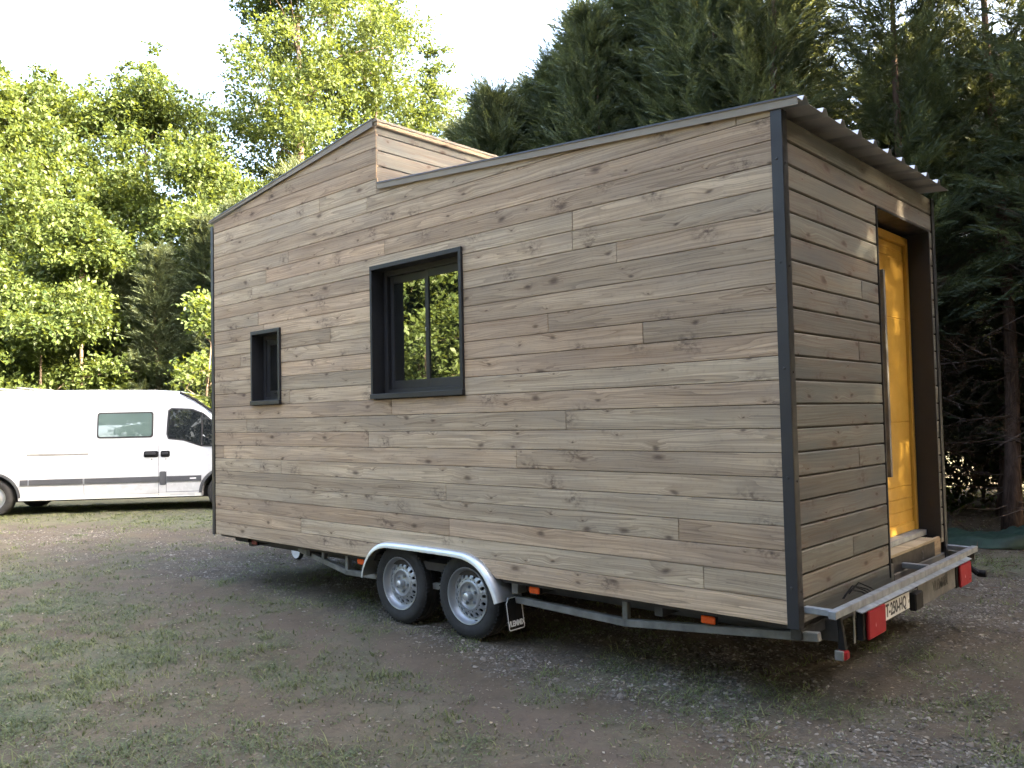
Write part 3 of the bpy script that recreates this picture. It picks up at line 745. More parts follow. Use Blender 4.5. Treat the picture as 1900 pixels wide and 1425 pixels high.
def flap(y0, y1):
    fp = grp('mudflap'); cyy = (y0 + y1) / 2; tilt = Matrix.Translation((-2.088, cyy, ZG - .125)) @ Matrix.Rotation(rad(-9), 4, 'Y')
    w_, h_ = y1 - y0, .225
    def pl(poly, xa, xb): q = MB().prism(poly, xa, xb, 'x'); q.v = [tuple(tilt @ Vector(p)) for p in q.v]; return q
    shape = [(-.5 * w_, -.035), (-.5 * w_, -h_ + .012), (-.5 * w_ + .012, -h_), (.5 * w_ - .012, -h_), (.5 * w_, -h_ + .012), (.5 * w_, -.035), (.5 * w_ - .015, -.02), (.5 * w_ - .018, 0), (-.5 * w_ + .018, 0), (-.5 * w_ + .015, -.02)]
    pl(shape, -.004, .004).build('flap', M['black'], fp)
    inn = inset(shape, .009); out = inset(shape, .002); n = len(shape)
    V = [tuple(tilt @ Vector((.0052, u, z))) for u, z in out] + [tuple(tilt @ Vector((.0052, u, z))) for u, z in inn] + [tuple(tilt @ Vector((.003, u, z))) for u, z in out] + [tuple(tilt @ Vector((.003, u, z))) for u, z in inn]
    F = [(i, (i + 1) % n, n + (i + 1) % n, n + i) for i in range(n)] + [(i, 2 * n + i, 2 * n + (i + 1) % n, (i + 1) % n) for i in range(n)] + [(n + i, n + (i + 1) % n, 3 * n + (i + 1) % n, 3 * n + i) for i in range(n)]
    MB().add(V, F).build('border', M['letter_white'], fp)
    text_mesh('lettering', 'VLEMMIX', .050, M['letter_white'], fp, tilt @ Matrix.Translation((.0050, 0, -h_ + .045)) @ TX, offset=.0022, sx=.80)
    MB().lathe([(.0001, .012), (.006, .011), (.007, .004)], 8, 'x', (-2.086, y0 + .028, ZG - .133)).build('bolt', M['galv'], fp)
flap(-.004, .160); flap(HW - .160, HW + .004)
# side marker lamps
def marker(x, y, z, mat, parent):
    e = MB().box((x - .05, y, z - .026), (x + .05, y + .02, z + .026), .005).build('marker_lamp', M['black'], parent)
    MB().box((x - .045, y - .016, z - .022), (x + .045, y - .0003, z + .022), .006).build('lens', mat, e)
for x, z, mm in ((-1.875, -.055, 'orange'), (-.56, -.058, 'orange'), (-3.80, -.058, 'orange'), (-5.50, -.045, 'darkred')): marker(x, .075, ZG + z, M[mm], house)
# rear light beam
rbm = grp('light_beam')
bx0, bx1 = .160, .200
MB().box((bx0, .0, ZG + .066), (bx1, 2.60, ZG + .106), .003).build('beam', M['galv'], rbm)
q = MB().prism([(0, 0), (.034, -.010), (.034, -.015), (0, -.005)], .27, 2.33, 'y'); q.v = [(bx1 - .006 + x, y, ZG + .0655 + z) for x, y, z in q.v]; q.build('flange', M['galv'], rbm)
for yy in (.05, 1.62, 2.56): MB().box((-.02 if yy > .1 else .02, yy - .018, ZG + .070), (bx0 - .0005, yy + .018, ZG + .104), .003).build('arm', M['galv'], rbm)
MB().box((-.02, 2.585, ZG + .0), (bx0 + .02, 2.60, ZG + .058), .002).build('arm_plate', M['galv_dull'], rbm)
MB().box((.185, .255, ZG - .105), (.190, .270, ZG + .062), .001).build('hanger', M['galv_dull'], rbm)
def lamp(y0, y1):
    e = MB().box((.175, y0 - .035, ZG - .105), (.210, y1 + .004, ZG + .045), .004).build('tail_lamp', M['black'], rbm)
    MB().box((.2105, y0, ZG - .105), (.230, y1, ZG + .045), .006).build('lens', M['red'], rbm)
    text_mesh('lamp_mark', 'i', .03, M['letter_white'], rbm, Matrix.Translation((.2306, (y0 + y1) / 2 - .03, ZG - .04)) @ TX, ext=.0006)
lamp(.36, .61); lamp(2.05, 2.30)
npl = MB().box((.204, .58, ZG - .062), (.210, 1.06, ZG + .032), .001).build('licence_plate', M['plate_white'], rbm)
MB().box((.200, .575, ZG - .070), (.2035, 1.065, ZG + .038), .001).build('plate_holder', M['black'], rbm)
text_mesh('lettering', 'T-250-HQ', .098, M['plate_black'], rbm, Matrix.Translation((.2105, .835, ZG - .015)) @ TX, ext=.0006, offset=.002, sx=.80)
text_mesh('region_mark', 'H', .030, M['grey_ink'], rbm, Matrix.Translation((.2105, 1.045, ZG - .02)) @ TX, ext=.0006)
MB().box((.195, 1.085, ZG - .085), (.240, 1.22, ZG + .02), .008).build('socket_box', M['black'], rbm)
MB().box((.199, 1.24, ZG - .095), (.204, 2.005, ZG + .048), .001).build('name_sheet', M['dull_sheet'], rbm)
text_mesh('lettering', 'VLEMMIX', .090, M['plate_black'], rbm, Matrix.Translation((.2045, 1.68, ZG - .018)) @ TX, ext=.0006, offset=.002, sx=.84)
for yy, dx in ((.10, .0), (2.42, .05)):      # corner marker lamps on rubber arms
    MB().tube([(.175, yy, ZG + .06), (.185, yy, ZG - .02), (.19 + dx, yy, ZG - .06 if dx else ZG - .10)], [.014, .018, .024], 8).build('lamp_arm', M['black'], rbm, 'auto')
MB().box((.165, .075, ZG - .155), (.215, .130, ZG - .100), .012).build('corner_lamp', M['red'], rbm)
MB().box((.160, .060, ZG - .152), (.205, .0745, ZG - .102), .004).build('lamp_cap', M['galv_dull'], rbm)
MB().lathe([(.0001, -.03), (.022, -.03), (.026, -.02), (.026, .02), (.022, .03), (.0001, .03)], 12, 'x', (.26, 2.43, ZG - .06)).build('corner_lamp', M['black'], rbm, 'auto')
# dark rubble of cables lying on the beam
cab = MB(); rc = random.Random(8)
for i in range(5):
    y0 = rc.uniform(.45, .62); cab.tube([(.02 + rc.uniform(0, .03), y0, ZG + .07), (.06, y0 + .06, ZG + .11 + rc.uniform(0, .03)), (.10, y0 + .14, ZG + .09), (.09, y0 + .22, ZG + .06)], .0035, 6)
cab.build('cable_bundle', M['black'], rbm)
# ------------------------------------------------------------------ the white van
hd_ = Vector((.644, .765, 0)).normalized(); lf_ = Vector((-hd_.y, hd_.x, 0))
vo_ = Vector((-15.233, .476, 0)) + lf_ * .93
van = empty('panel_van', vo_, math.atan2(hd_.y, hd_.x))
tag(van, 'white panel van with dark side strip parked left of the house', 'van')
TOP = [(-.98, 2.10), (-.9, 2.24), (-.7, 2.285), (0, 2.30), (1.5, 2.295), (2.6, 2.275), (3.0, 2.25), (3.2, 2.21), (3.45, 2.09), (3.7, 1.92), (4.0, 1.65), (4.25, 1.36), (4.6, 1.17), (4.85, .98), (4.93, .70)]
def vtop(u): return float(np.interp(u, [p[0] for p in TOP], [p[1] for p in TOP]))
def vbot(u):
    z = .27
    for c in (0, 4.05):
        d = abs(u - c)
        if d < .43: z = max(z, .33 + math.sqrt(max(.43 ** 2 - d ** 2, 0)) * .98)
    return min(z, vtop(u) - .2)
def vhw(u, z):        # half width of the body at station u and height z
    w_ = .985
    w_ -= .13 * float(sstep(3.4, 4.93, np.array(u))) + .35 * max(0, (u - 4.5) / .43) ** 2 * .5
    w_ -= .03 * float(sstep(-.7, -.98, np.array(u)))
    if z > 1.05: w_ -= .115 * ((z - 1.05) / 1.25) ** 1.6
    if z < .55: w_ -= .02 * (.55 - z) / .28
    w_ += .006 * math.exp(-((z - 1.06) / .02) ** 2)
    return w_
us = sorted(set([-.98, -.95, -.9, -.8, -.7] + [round(q, 3) for q in np.arange(-.6, 4.93, .07)] + [c + s_ * .43 for c in (0, 4.05) for s_ in (-1, 1)] + [c + s_ * .43 * math.sin(a) for c in (0, 4.05) for s_ in (-1, 1) for a in (.4, .8, 1.1, 1.3, 1.45, 1.53)] + [4.93]))
NT = 30; V = []; F = []
for u in us:
    zt, zb = vtop(u), vbot(u); ring = []
    rr = min(.20, (zt - zb) * .3)
    for i in range(NT):
        s_ = i / (NT - 1)
        if s_ < .72:
            z = zb + (zt - rr - zb) * (s_ / .72); ring.append((vhw(u, z), z))
        elif s_ < .88:
            a = (s_ - .72) / .16 * math.pi / 2; hw = vhw(u, zt - rr)
            ring.append((hw - rr * .8 + rr * .8 * math.cos(a), zt - rr + rr * .86 * math.sin(a)))
        else:
            f_ = (s_ - .88) / .12; hw = vhw(u, zt - rr) - rr * .8
            ring.append((hw * (1 - f_), zt - rr * .14 + rr * .14 * math.sin(f_ * math.pi / 2)))
    V += [(u, -y, z) for y, z in ring] + [(u, y, z) for y, z in ring]
n2 = 2 * NT
for i in range(len(us) - 1):
    for s_ in (0, NT):
        for j in range(NT - 1):
            a = i * n2 + s_ + j; F.append((a, a + 1, a + n2 + 1, a + n2))
    F.append((i * n2, i * n2 + n2, i * n2 + n2 + NT, i * n2 + NT))
for i in (0, len(us) - 1): F.append(tuple(i * n2 + j for j in range(NT)) + tuple(i * n2 + NT + j for j in range(NT - 1, -1, -1)))
MB().add(V, F).build('body', M['white'], van, 'auto')
def patch(name, poly, off, mat, parent=van, side=-1, th=.012, seg=.12):
    P = []
    for i in range(len(poly)):
        a = Vector(poly[i]); b_ = Vector(poly[(i + 1) % len(poly)]); k = max(1, int((b_ - a).length / seg))
        P += [tuple(a + (b_ - a) * j / k) for j in range(k)]
    c = (sum(p[0] for p in P) / len(P), sum(p[1] for p in P) / len(P)); n = len(P)
    mp = lambda p, o: (p[0], side * (vhw(p[0], p[1]) + o), p[1])
    V = [mp(p, off) for p in P] + [mp(p, off - th) for p in P] + [mp(c, off)]
    F = [(i, (i + 1) % n, 2 * n) for i in range(n)] + [(i, n + i, n + (i + 1) % n, (i + 1) % n) for i in range(n)]
    return MB().add(V, F).build(name, mat, parent)
def seam(pts, w_=.008):
    q = MB()
    for a, b_ in zip(pts[:-1], pts[1:]):
        a = Vector(a); b_ = Vector(b_); k = max(1, int((b_ - a).length / .1)); d = (b_ - a).normalized(); nn = Vector((-d.y, d.x)) * w_ / 2
        for j in range(k):
            p = a + (b_ - a) * j / k; r = a + (b_ - a) * (j + 1) / k
            q.add([(s_.x, -(vhw(s_.x, s_.y) + .0015), s_.y) for s_ in (p + nn, p - nn, r - nn, r + nn)], [(0, 1, 2, 3)])
    return q.build('panel_gap', M['seam'], van, fix=False)
for side in (-1, 1):
    patch('window_gasket', rrect(2.275, 1.605, .985, .475, .05), .006, M['gasket'], van, side)
    wv = patch('side_window', rrect(2.275, 1.605, .93, .42, .04), .009, M['glass_pale'], van, side)
    patch('window_gasket', [(3.03, 1.33), (3.30, 1.30), (3.62, 1.18), (3.98, 1.17), (3.98, 1.42), (3.86, 1.62), (3.66, 1.80), (3.45, 1.885), (3.08, 1.905), (3.02, 1.86), (3.0, 1.42)], .006, M['gasket'], van, side)
    patch('door_window', [(3.055, 1.35), (3.30, 1.325), (3.62, 1.205), (3.95, 1.195), (3.95, 1.42), (3.84, 1.60), (3.65, 1.775), (3.44, 1.86), (3.10, 1.88), (3.05, 1.84), (3.03, 1.42)], .009, M['glass_cab'], van, side)
    patch('window_bar', [(3.62, 1.20), (3.645, 1.20), (3.645, 1.785), (3.62, 1.80)], .013, M['gasket'], van, side, .01)
    for (a, b_) in ((.47, .60), (.62, 1.545), (1.575, 2.875), (3.01, 3.62)):
        patch('rubbing_strip', [(a, .55), (b_, .55), (b_, .65), (a, .65)], .016, M['grey_plastic'], van, side, .02)
    patch('step_recess', rrect(2.94, .615, .12, .25, .03), .010, M['grey_plastic'], van, side)
    patch('sill_panel', [(.46, .275), (3.6, .275), (3.6, .33), (.46, .36)], .004, M['van_dirty'], van, side, .008)
    for c in (0, 4.05):
        arch = MB()
        Vv = []; m_ = 24
        for i in range(m_ + 1):
            a = math.pi * i / m_
            for r in (.425, .475):
                u = c + r * math.cos(a); z = .33 + r * math.sin(a) * .98
                Vv.append((u, side * (vhw(u, z) + .012), z))
        arch.add(Vv, [(2 * i, 2 * i + 1, 2 * i + 3, 2 * i + 2) for i in range(m_)])
        arch.build('arch_trim', M['grey_plastic'], van, fix=False)
for (u, w_) in ((2.735, .255), (2.985, .16)):
    hb = patch('door_handle', rrect(u, 1.06, w_, .115, .03), .010, M['black'])
    patch('grip', rrect(u - .01, 1.075, w_ * .7, .05, .02), .024, M['gasket'], hb, -1, .012)
    MB().lathe([(.0001, -.006), (.012, -.005), (.014, 0)], 10, 'y', (u + .01, -vhw(u, .96) - .001, .965)).build('lock', M['galv_dull'], hb)
patch('slide_rail', [(.58, 1.075), (1.64, 1.075), (1.64, 1.105), (.58, 1.115)], .004, M['galv_dull'], van, -1, .006)
seam([(2.875, 1.96), (2.87, 1.3), (2.865, .75), (2.86, .30)]); seam([(1.56, .66), (1.56, .34), (2.86, .34)], .007); seam([(2.90, 1.955), (3.4, 1.945), (3.62, 1.87), (3.86, 1.66)], .007)
seam([(3.0, .75), (2.995, .36), (3.62, .36)], .007); seam([(2.6, 2.165), (2.9, 2.165)], .006)
patch('badge', [(3.42, .59), (3.53, .59), (3.53, .61), (3.42, .61)], .018, M['letter_white'], van, -1, .003)
# windscreen lying on the sloping nose, black edge strip, bonnet parts hidden by the house
wsV = []; wsF = []
k = 0
for u in np.linspace(3.26, 4.16, 10):
    hw = vhw(u, vtop(u) - .2) - .10
    for s_ in (-1, -.6, 0, .6, 1): wsV.append((u, hw * s_, vtop(u) + .010))
for i in range(9):
    for j in range(4): wsF.append((i * 5 + j, i * 5 + j + 1, (i + 1) * 5 + j + 1, (i + 1) * 5 + j))
MB().add(wsV, wsF).build('windscreen', M['glass_cab'], van, True, fix=False)
for side in (-1, 1):
    MB().tube([(u, side * (vhw(u, vtop(u) - .2) - .055), vtop(u) - .012) for u in np.linspace(3.22, 4.2, 8)], .026, 6).build('pillar_strip', M['black'], van)
    MB().box((4.90, side * .55 - .18, .82), (4.96, side * .55 + .18, 1.02), .03).build('headlight', M['glass_pale'], van)
    MB().box((3.86, side * 1.00 - .06, 1.28), (3.98, side * 1.20 + .06, 1.56), .03).build('mirror', M['black'], van)
MB().box((4.84, -.92, .28), (5.02, .92, .62), .05).build('bumper', M['grey_plastic'], van)
MB().box((-1.06, -.9, .32), (-.96, .9, .55), .03).build('bumper', M['grey_plastic'], van)
MB().box((-.9, -.8, .24), (4.8, .8, .45)).build('underbody', M['black'], van)
wt = MB().lathe([(.20, -.075), (.215, -.095), (.25, -.105), (.29, -.104), (.318, -.092), (.335, -.06), (.335, .06), (.318, .092), (.29, .104), (.20, .09)], 40)
wr = MB().lathe([(.205, -.085), (.212, -.096), (.20, -.09), (.19, -.06), (.17, -.045), (.12, -.06), (.09, -.075), (.07, -.06), (.0001, -.06)], 32)
a = wt.build('tyre', M['tyre'], None, 'auto'); b2 = wr.build('rim', M['rim'], None, 'auto', fix=False); first = True
for u in (0, 4.05):
    for s_ in (-1, 1):
        e = bpy.data.objects.new('wheel', None); COL.objects.link(e); e.parent = van; e.location = (u, s_ * .86, .335); e.rotation_euler = (0, 0, 0 if s_ < 0 else math.pi)
        for p in (a, b2):
            q = p if first else p.copy()
            if not first: COL.objects.link(q)
            q.parent = e
        first = False
# roof rack pieces on top
rkv = MB()
rkv.box((.3, -.75, 2.31), (.36, .75, 2.345), .006); rkv.box((-.2, -.75, 2.31), (-.14, .75, 2.345), .006)
rkv.build('roof_bar', M['galv_dull'], van)
# ------------------------------------------------------------------ trees
def pos(px, d, z=0.0):
    """a spot on the ground d metres in front of the camera, under picture column px"""
    f = Vector(CAMR[2]); r = Vector(CAMR[0]); f.z = 0; r.z = 0; f.normalize(); r.normalize()
    p = Vector(CAMP) + f * d + r * ((px - 950) / 1545.94 * d); return Vector((p.x, p.y, z))
def leaves(C, D, size, tone, asp=.5, rs=None, flat=.35, fold=.18):
    """C (n,3) centres, D (n,3) leaf directions -> verts, quads, tone per vertex ; a leaf is a folded diamond"""
    n = len(C); D = D / np.linalg.norm(D, axis=1, keepdims=True)
    up = rs.normal(size=(n, 3)); up[:, 2] = np.abs(up[:, 2]) + flat * 2
    S = np.cross(D, up); S /= np.linalg.norm(S, axis=1, keepdims=True) + 1e-9
    Nn = np.cross(S, D)
    l = size[:, None]; w_ = l * asp
    v0 = C - D * l * .5; v2 = C + D * l * .5; mid = C + D * l * .02 + Nn * l * -fold * .5
    v1 = mid + S * w_ * .5 + Nn * l * fold; v3 = mid - S * w_ * .5 + Nn * l * fold
    V = np.stack([v0, v1, v2, v3], 1).reshape(-1, 3)
    i = np.arange(n) * 4
    F = np.stack([np.stack([i, i + 1, i + 2], 1), np.stack([i, i + 2, i + 3], 1)], 1).reshape(-1, 3)
    return V, F, np.repeat(tone, 4)
def crown_mesh(name, blobs, nper, lsize, rs, mat, droop=.2):
    """blobs: list of (x,y,z,r) clumps ; leaves sit in twig sprays round each clump's shell"""
    Cs, Ds, Ts = [], [], []
    for (x, y, z, r) in blobs:
        bt = rs.rand() * .55
        k = max(8, int(nper * r * r * .66))                 # sprays (twigs)
        q = rs.normal(size=(k, 3)); q /= np.linalg.norm(q, axis=1, keepdims=True)
        rad_ = r * (1 - .55 * rs.rand(k) ** 1.6)[:, None]
        tw = np.array([x, y, z]) + q * rad_ * np.array([1.15, 1.15, .60])
        td = q + np.array([0, 0, -droop]) + rs.normal(size=(k, 3)) * .35
        td /= np.linalg.norm(td, axis=1, keepdims=True)
        m_ = 11
        s_ = rs.rand(k, m_) * .55 * min(1, r)
        c = tw[:, None] + td[:, None] * (s_[..., None] - .15) + rs.normal(size=(k, m_, 3)) * .085
        d = td[:, None] + rs.normal(size=(k, m_, 3)) * .75
        tt = np.clip(bt + rs.rand(k, 1) * .35 + rs.rand(k, m_) * .3 - .1, 0, 1)
        Cs.append(c.reshape(-1, 3)); Ds.append(d.reshape(-1, 3)); Ts.append(tt.ravel())
    C = np.concatenate(Cs); D = np.concatenate(Ds); T = np.concatenate(Ts)
    sz = lsize * (.65 + .7 * rs.rand(len(C)))
    V, F, T = leaves(C, D, sz, T, .62, rs)
    me = npmesh(name, V, F); vattr(me, 'tone', T); me.materials.append(mat); return me, len(F)
def wood_mesh(blobs, H, r0, rs, lean=(0, 0), base=.35, bare=False, limbs=14):
    mb = MB(); pts = []; 
    top = Vector((lean[0], lean[1], H * .86)); kx, ky = rs.uniform(-.3, .3, 2)
    for i in range(9):
        s_ = i / 8; pts.append(Vector((top.x * s_ + kx * math.sin(s_ * 5) * .5, top.y * s_ + ky * math.sin(s_ * 4) * .5, top.z * s_ - (.15 if i == 0 else 0))))
    rr = [r0 * (1.25 if i == 0 else 1) * (1 - .82 * i / 8) for i in range(9)]
    mb.tube(pts, rr, 9)
    bl = sorted(blobs, key=lambda q: -q[3])[:limbs]
    for (x, y, z, r) in bl:
        t_ = Vector((x, y, z)); hz = max(base * H * .6, min(z - .25 * math.hypot(x, y) - .5, H * .8)); s_ = min(max(hz / (H * .86), .05), .95); i = int(s_ * 8); f_ = s_ * 8 - i
        a = pts[i].lerp(pts[min(i + 1, 8)], f_); ra = (rr[i] * (1 - f_) + rr[min(i + 1, 8)] * f_) * .55
        md = a.lerp(t_, .5) + Vector((rs.uniform(-.25, .25), rs.uniform(-.25, .25), .10 * (t_ - a).length))
        mb.tube([a, a.lerp(md, .5), md, md.lerp(t_, .6), t_], [ra, ra * .8, ra * .6, ra * .42, ra * .2], 6)
        for j in range(3):
            e = t_ + Vector(rs.normal(size=3)) * r * .6; mb.tube([md.lerp(t_, .35 + .2 * j), e], [ra * .3, ra * .08], 5, False)
    return mb
def blobset(H, R, n, rs, base=.3, shape=1.0, rmin=.55, rmax=1.15):
    out = []
    while len(out) < n:
        zf = base + (1 - base) * rs.rand(); prof = math.sin(math.pi * min(1, max(0, (zf - base) / (1 - base) * .82 + .14))) ** .7
        a = rs.rand() * 2 * math.pi; q = math.sqrt(rs.rand()) * R * prof
        r = rs.uniform(rmin, rmax)
        out.append((q * math.cos(a), q * math.sin(a), H * zf * .97, r))
    for i in range(5 if H > 8 else 2):                      # leaders poking out of the top
        a = rs.rand() * 2 * math.pi; q = rs.rand() * R * .55
        for j in range(3): out.append((q * math.cos(a), q * math.sin(a), H * (.93 + .05 * j + .03 * rs.rand()), .55 - .12 * j))
    return out
TREES = []
def broad(px, d, H, R, n, label, seed, base=.3, nper=150, lsize=.145, name='broadleaf_tree', group='broadleaf trees behind the van', mat='leaf', r0=None, xy=None, rmax=1.2, rmin=.55, cat='tree', limbs=14, stretch=None):
    rs = np.random.RandomState(seed)
    p = pos(px, d) if xy is None else Vector((*xy, 0))
    bl = blobset(H, R, n, rs, base, 1, rmin, rmax)
    tr_ = empty(name, p, 0); tag(tr_, label, cat, group)
    me, nf = crown_mesh('crown', bl, nper, lsize, rs, M[mat]); link('crown', me, None, tr_)
    wood_mesh(bl, H, r0 or H * .014, rs, (0, 0), base, limbs=limbs).build('trunk', M['bark'], tr_, True, fix=False)
    TREES.append((tr_, nf)); return tr_
def recopy(src, p, rz, sc, label, group, name=None):
    r = src.copy(); r.name = name or src.name.split('.')[0]; COL.objects.link(r); r.location = p; r.rotation_euler = (0, 0, rz); r.scale = (sc, sc, sc * 1.0); r['label'] = label; r['group'] = group
    for c_ in src.children:
        k = c_.copy(); COL.objects.link(k); k.parent = r
    return r
# in view, left to right
t1 = broad(-60, 25, 12.3, 3.9, 64, 'broadleaf tree cut by the left edge of the photo behind the van', 11, .25)
t2 = broad(100, 27.5, 12.9, 4.0, 68, 'broad leafy tree with a sunlit trunk fork above the rear half of the van', 12, .28)
t3 = broad(275, 29, 13.6, 3.2, 54, 'broadleaf tree above the front of the van with an open airy top', 13, .30, 120)
t4 = broad(365, 26, 10.2, 2.7, 44, 'lower broadleaf tree whose crown touches the front corner of the house', 14, .28)
t5 = broad(560, 31, 19.5, 4.2, 92, 'tallest broadleaf tree rising out of the picture above the roof peak', 15, .30, 150, r0=.34, limbs=22)
t6 = broad(705, 34, 19.6, 2.9, 44, 'second tall broadleaf tree just right of the roof peak', 16, .30, 130)
t7 = broad(805, 36, 16.8, 1.9, 26, 'slim broadleaf tree left of the bright sky gap', 17, .30, 100)
broad(250, 33, 11.5, 3.4, 40, 'shaded broadleaf tree in the second row behind the front of the van', 18, .08, 150, mat='leaf')
broad(430, 36, 11, 3.2, 36, 'shaded broadleaf tree in the second row right of the house corner', 19, .08, 130)
# lower shrubs behind the van
sh1 = broad(75, 21.5, 5.2, 1.7, 26, 'bright sunlit shrub hanging over the rear of the van roof', 21, .12, 220, .13, 'shrub', 'shrubs behind the van', cat='shrub', rmin=.4, rmax=.8, limbs=8)
broad(-40, 22.5, 6.4, 1.9, 30, 'sunlit shrub at the left edge above the van', 22, .12, 200, .13, 'shrub', 'shrubs behind the van', cat='shrub', rmin=.4, rmax=.85, limbs=8)
sh2 = broad(150, 22.5, 7.2, 1.6, 26, 'tall sunlit shrub in front of the trees above the middle of the van', 23, .25, 200, .13, 'shrub', 'shrubs behind the van', cat='shrub', rmin=.45, rmax=.85, limbs=8)
broad(250, 24, 4.4, 1.8, 22, 'shaded shrub above the cab of the van', 24, .08, 180, .13, 'shrub', 'shrubs behind the van', cat='shrub', rmin=.5, rmax=.9, limbs=8)
broad(388, 20.0, 4.4, .6, 6, 'thin pale green sapling beside the front corner of the house', 25, .45, 130, .12, 'sapling', 'shrubs behind the van', cat='sapling', rmin=.3, rmax=.55, limbs=6, mat='leaf_far')

for i, (px_, d_, H_) in enumerate(((20, 20.6, 1.9), (150, 20.9, 1.7), (280, 20.6, 2.0), (360, 20.0, 1.6), (-90, 20.8, 1.9))):
    low = broad(px_, d_, H_, 1.3, 16, ('low hedge shrub seen under the rear of the van', 'low hedge shrub behind the middle of the van', 'low hedge shrub behind the cab of the van', 'low hedge shrub at the nose of the van', 'low hedge shrub beyond the left edge of the photo')[i], 40 + i, .02, 170, .11, 'shrub', 'shrubs behind the van', cat='shrub', rmin=.35, rmax=.6, limbs=6)
# cypress
def spray_template(rs, n=11):
    C, D, S = [], [], []
    for i in range(n):
        s_ = .06 + .5 * i / n
        for sd in (-1, 1):
            a = rad(38 + rs.uniform(-9, 9)) * sd; ln = (.17 - .12 * i / n) * rs.uniform(.8, 1.2)
            C.append((s_ + .45 * ln * math.cos(a), .45 * ln * math.sin(a), -.10 * (s_ ** 2) + rs.uniform(-.012, .012))); D.append((math.cos(a), math.sin(a), -.15)); S.append(ln)
            if ln > .09:
                b_ = a * .35; C.append((s_ + ln * .75, .55 * ln * sd * .8, -.10 * s_ ** 2 + rs.uniform(-.015, .015))); D.append((math.cos(b_), math.sin(b_), -.1)); S.append(ln * .6)
    C.append((.55, 0, -.03)); D.append((1, 0, -.2)); S.append(.16)
    return np.array(C), np.array(D), np.array(S)
def cypress_crown(H, R, z0, rs, nb=190, ns=9, mat='cyp', keep=None, wid=.17):
    temps = [spray_template(rs) for _ in range(4)]
    Vs, Fs, Ts = [], [], []; off = 0
    for i in range(nb):
        zf = (i + rs.rand()) / nb; z = z0 + (H - z0) * zf ** 1.05
        ln = R * (1 - zf) ** .62 * rs.uniform(.72, 1.12) + .25; az = i * 2.39996 + rs.uniform(-.3, .3); el = rad(rs.uniform(12, 46) + 22 * zf)
        dv = np.array([math.cos(az) * math.cos(el), math.sin(az) * math.cos(el), math.sin(el)])
        tone_b = rs.rand() * .55
        for j in range(ns):
            s_ = (.28 + .72 * (j + rs.rand()) / ns) * ln
            p = np.array([0, 0, z]) + dv * s_ + rs.normal(size=3) * .06 + np.array([0, 0, -.05 * s_ * s_ / max(ln, .3)])
            yaw = az + rs.uniform(-.95, .95); pit = el * .75 + rs.uniform(-.35, .55); rol = rs.uniform(-.9, .9); sc = rs.uniform(.7, 1.2)
            Rm = np.array(Matrix.Rotation(yaw, 3, 'Z') @ Matrix.Rotation(-pit, 3, 'Y') @ Matrix.Rotation(rol, 3, 'X'))
            C, D, S = temps[rs.randint(4)]
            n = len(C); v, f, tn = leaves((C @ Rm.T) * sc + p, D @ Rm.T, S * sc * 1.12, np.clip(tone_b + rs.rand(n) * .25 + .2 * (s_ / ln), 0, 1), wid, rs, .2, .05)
            Vs.append(v); Fs.append(f + off); Ts.append(tn); off += len(v)
    me = npmesh('crown', np.concatenate(Vs), np.concatenate(Fs)); vattr(me, 'tone', np.concatenate(Ts)); me.materials.append(M[mat])
    return me
def dead_mesh(R, z0, z1, n, rs):
    mb = MB()
    for i in range(n):
        z = rs.uniform(z0, z1); az = rs.uniform(0, 6.283); ln = R * rs.uniform(.5, 1.05); dr_ = rs.uniform(-.25, .22)
        p = [Vector((0, 0, z))]; d = Vector((math.cos(az), math.sin(az), dr_))
        for k in range(3):
            d = (d + Vector(rs.normal(size=3)) * .13 + Vector((0, 0, -.06))).normalized(); p.append(p[-1] + d * ln / 3)
        mb.tube(p, [.016, .011, .007, .003], 4, False)
        for k in range(5):
            s_ = rs.uniform(.3, 1) * 3; a = p[int(min(s_, 2.99))].lerp(p[min(int(s_) + 1, 3)], s_ % 1); e = a + (d + Vector(rs.normal(size=3)) * .8).normalized() * rs.uniform(.15, .5)
            e.z -= rs.uniform(0, .15); mb.tube([a, e], [.005, .002], 3, False)
    return mb
def cyp_trunk(H, r0, rs):
    kx, ky = rs.uniform(-.25, .25, 2); pts = []; rr = []
    for i in range(12):
        s_ = i / 11; pts.append(Vector((kx * math.sin(s_ * 6) * (1 - s_ * .3), ky * math.sin(s_ * 5 + .4) - ky * math.sin(.4), s_ * H * .95 - (.12 if i == 0 else 0)))); rr.append(r0 * (1.35 if i == 0 else 1) * (1 - .88 * s_))
    return MB().tube(pts, rr, 9)
CY = []
for i, (H, R, z0, nb) in enumerate(((14.5, 1.9, 3.4, 290), (12.5, 1.8, 2.2, 290), (9.0, 1.55, .8, 250), (15.5, 2.0, 4.6, 200))):
    rs = np.random.RandomState(60 + i)
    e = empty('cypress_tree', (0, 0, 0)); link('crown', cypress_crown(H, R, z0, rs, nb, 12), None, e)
    cyp_trunk(H, .13 + .01 * i, rs).build('trunk', M['bark_red'], e, True, fix=False)
    dead_mesh(R, .5, z0 + 2.2, 46, rs).build('dead_branches', M['dead'], e, fix=False)
    if z0 > 2:
        link('dry_foliage', cypress_crown(z0 + 2.5, R * 1.15, .9, rs, 60, 4, 'cyp_dead', wid=.07), None, e)
    CY.append(e)
used = set()
def place(k, x, y, rz, sc, label, g='cypress row behind the house'):
    if k not in used:
        used.add(k); e = CY[k]; e.location = (x, y, 0); e.rotation_euler = (0, 0, rz); e.scale = (sc, sc, sc); tag(e, label, 'tree', g); return e
    e = recopy(CY[k], (x, y, 0), rz, sc, label, g, 'cypress_tree'); e['category'] = 'tree'; return e
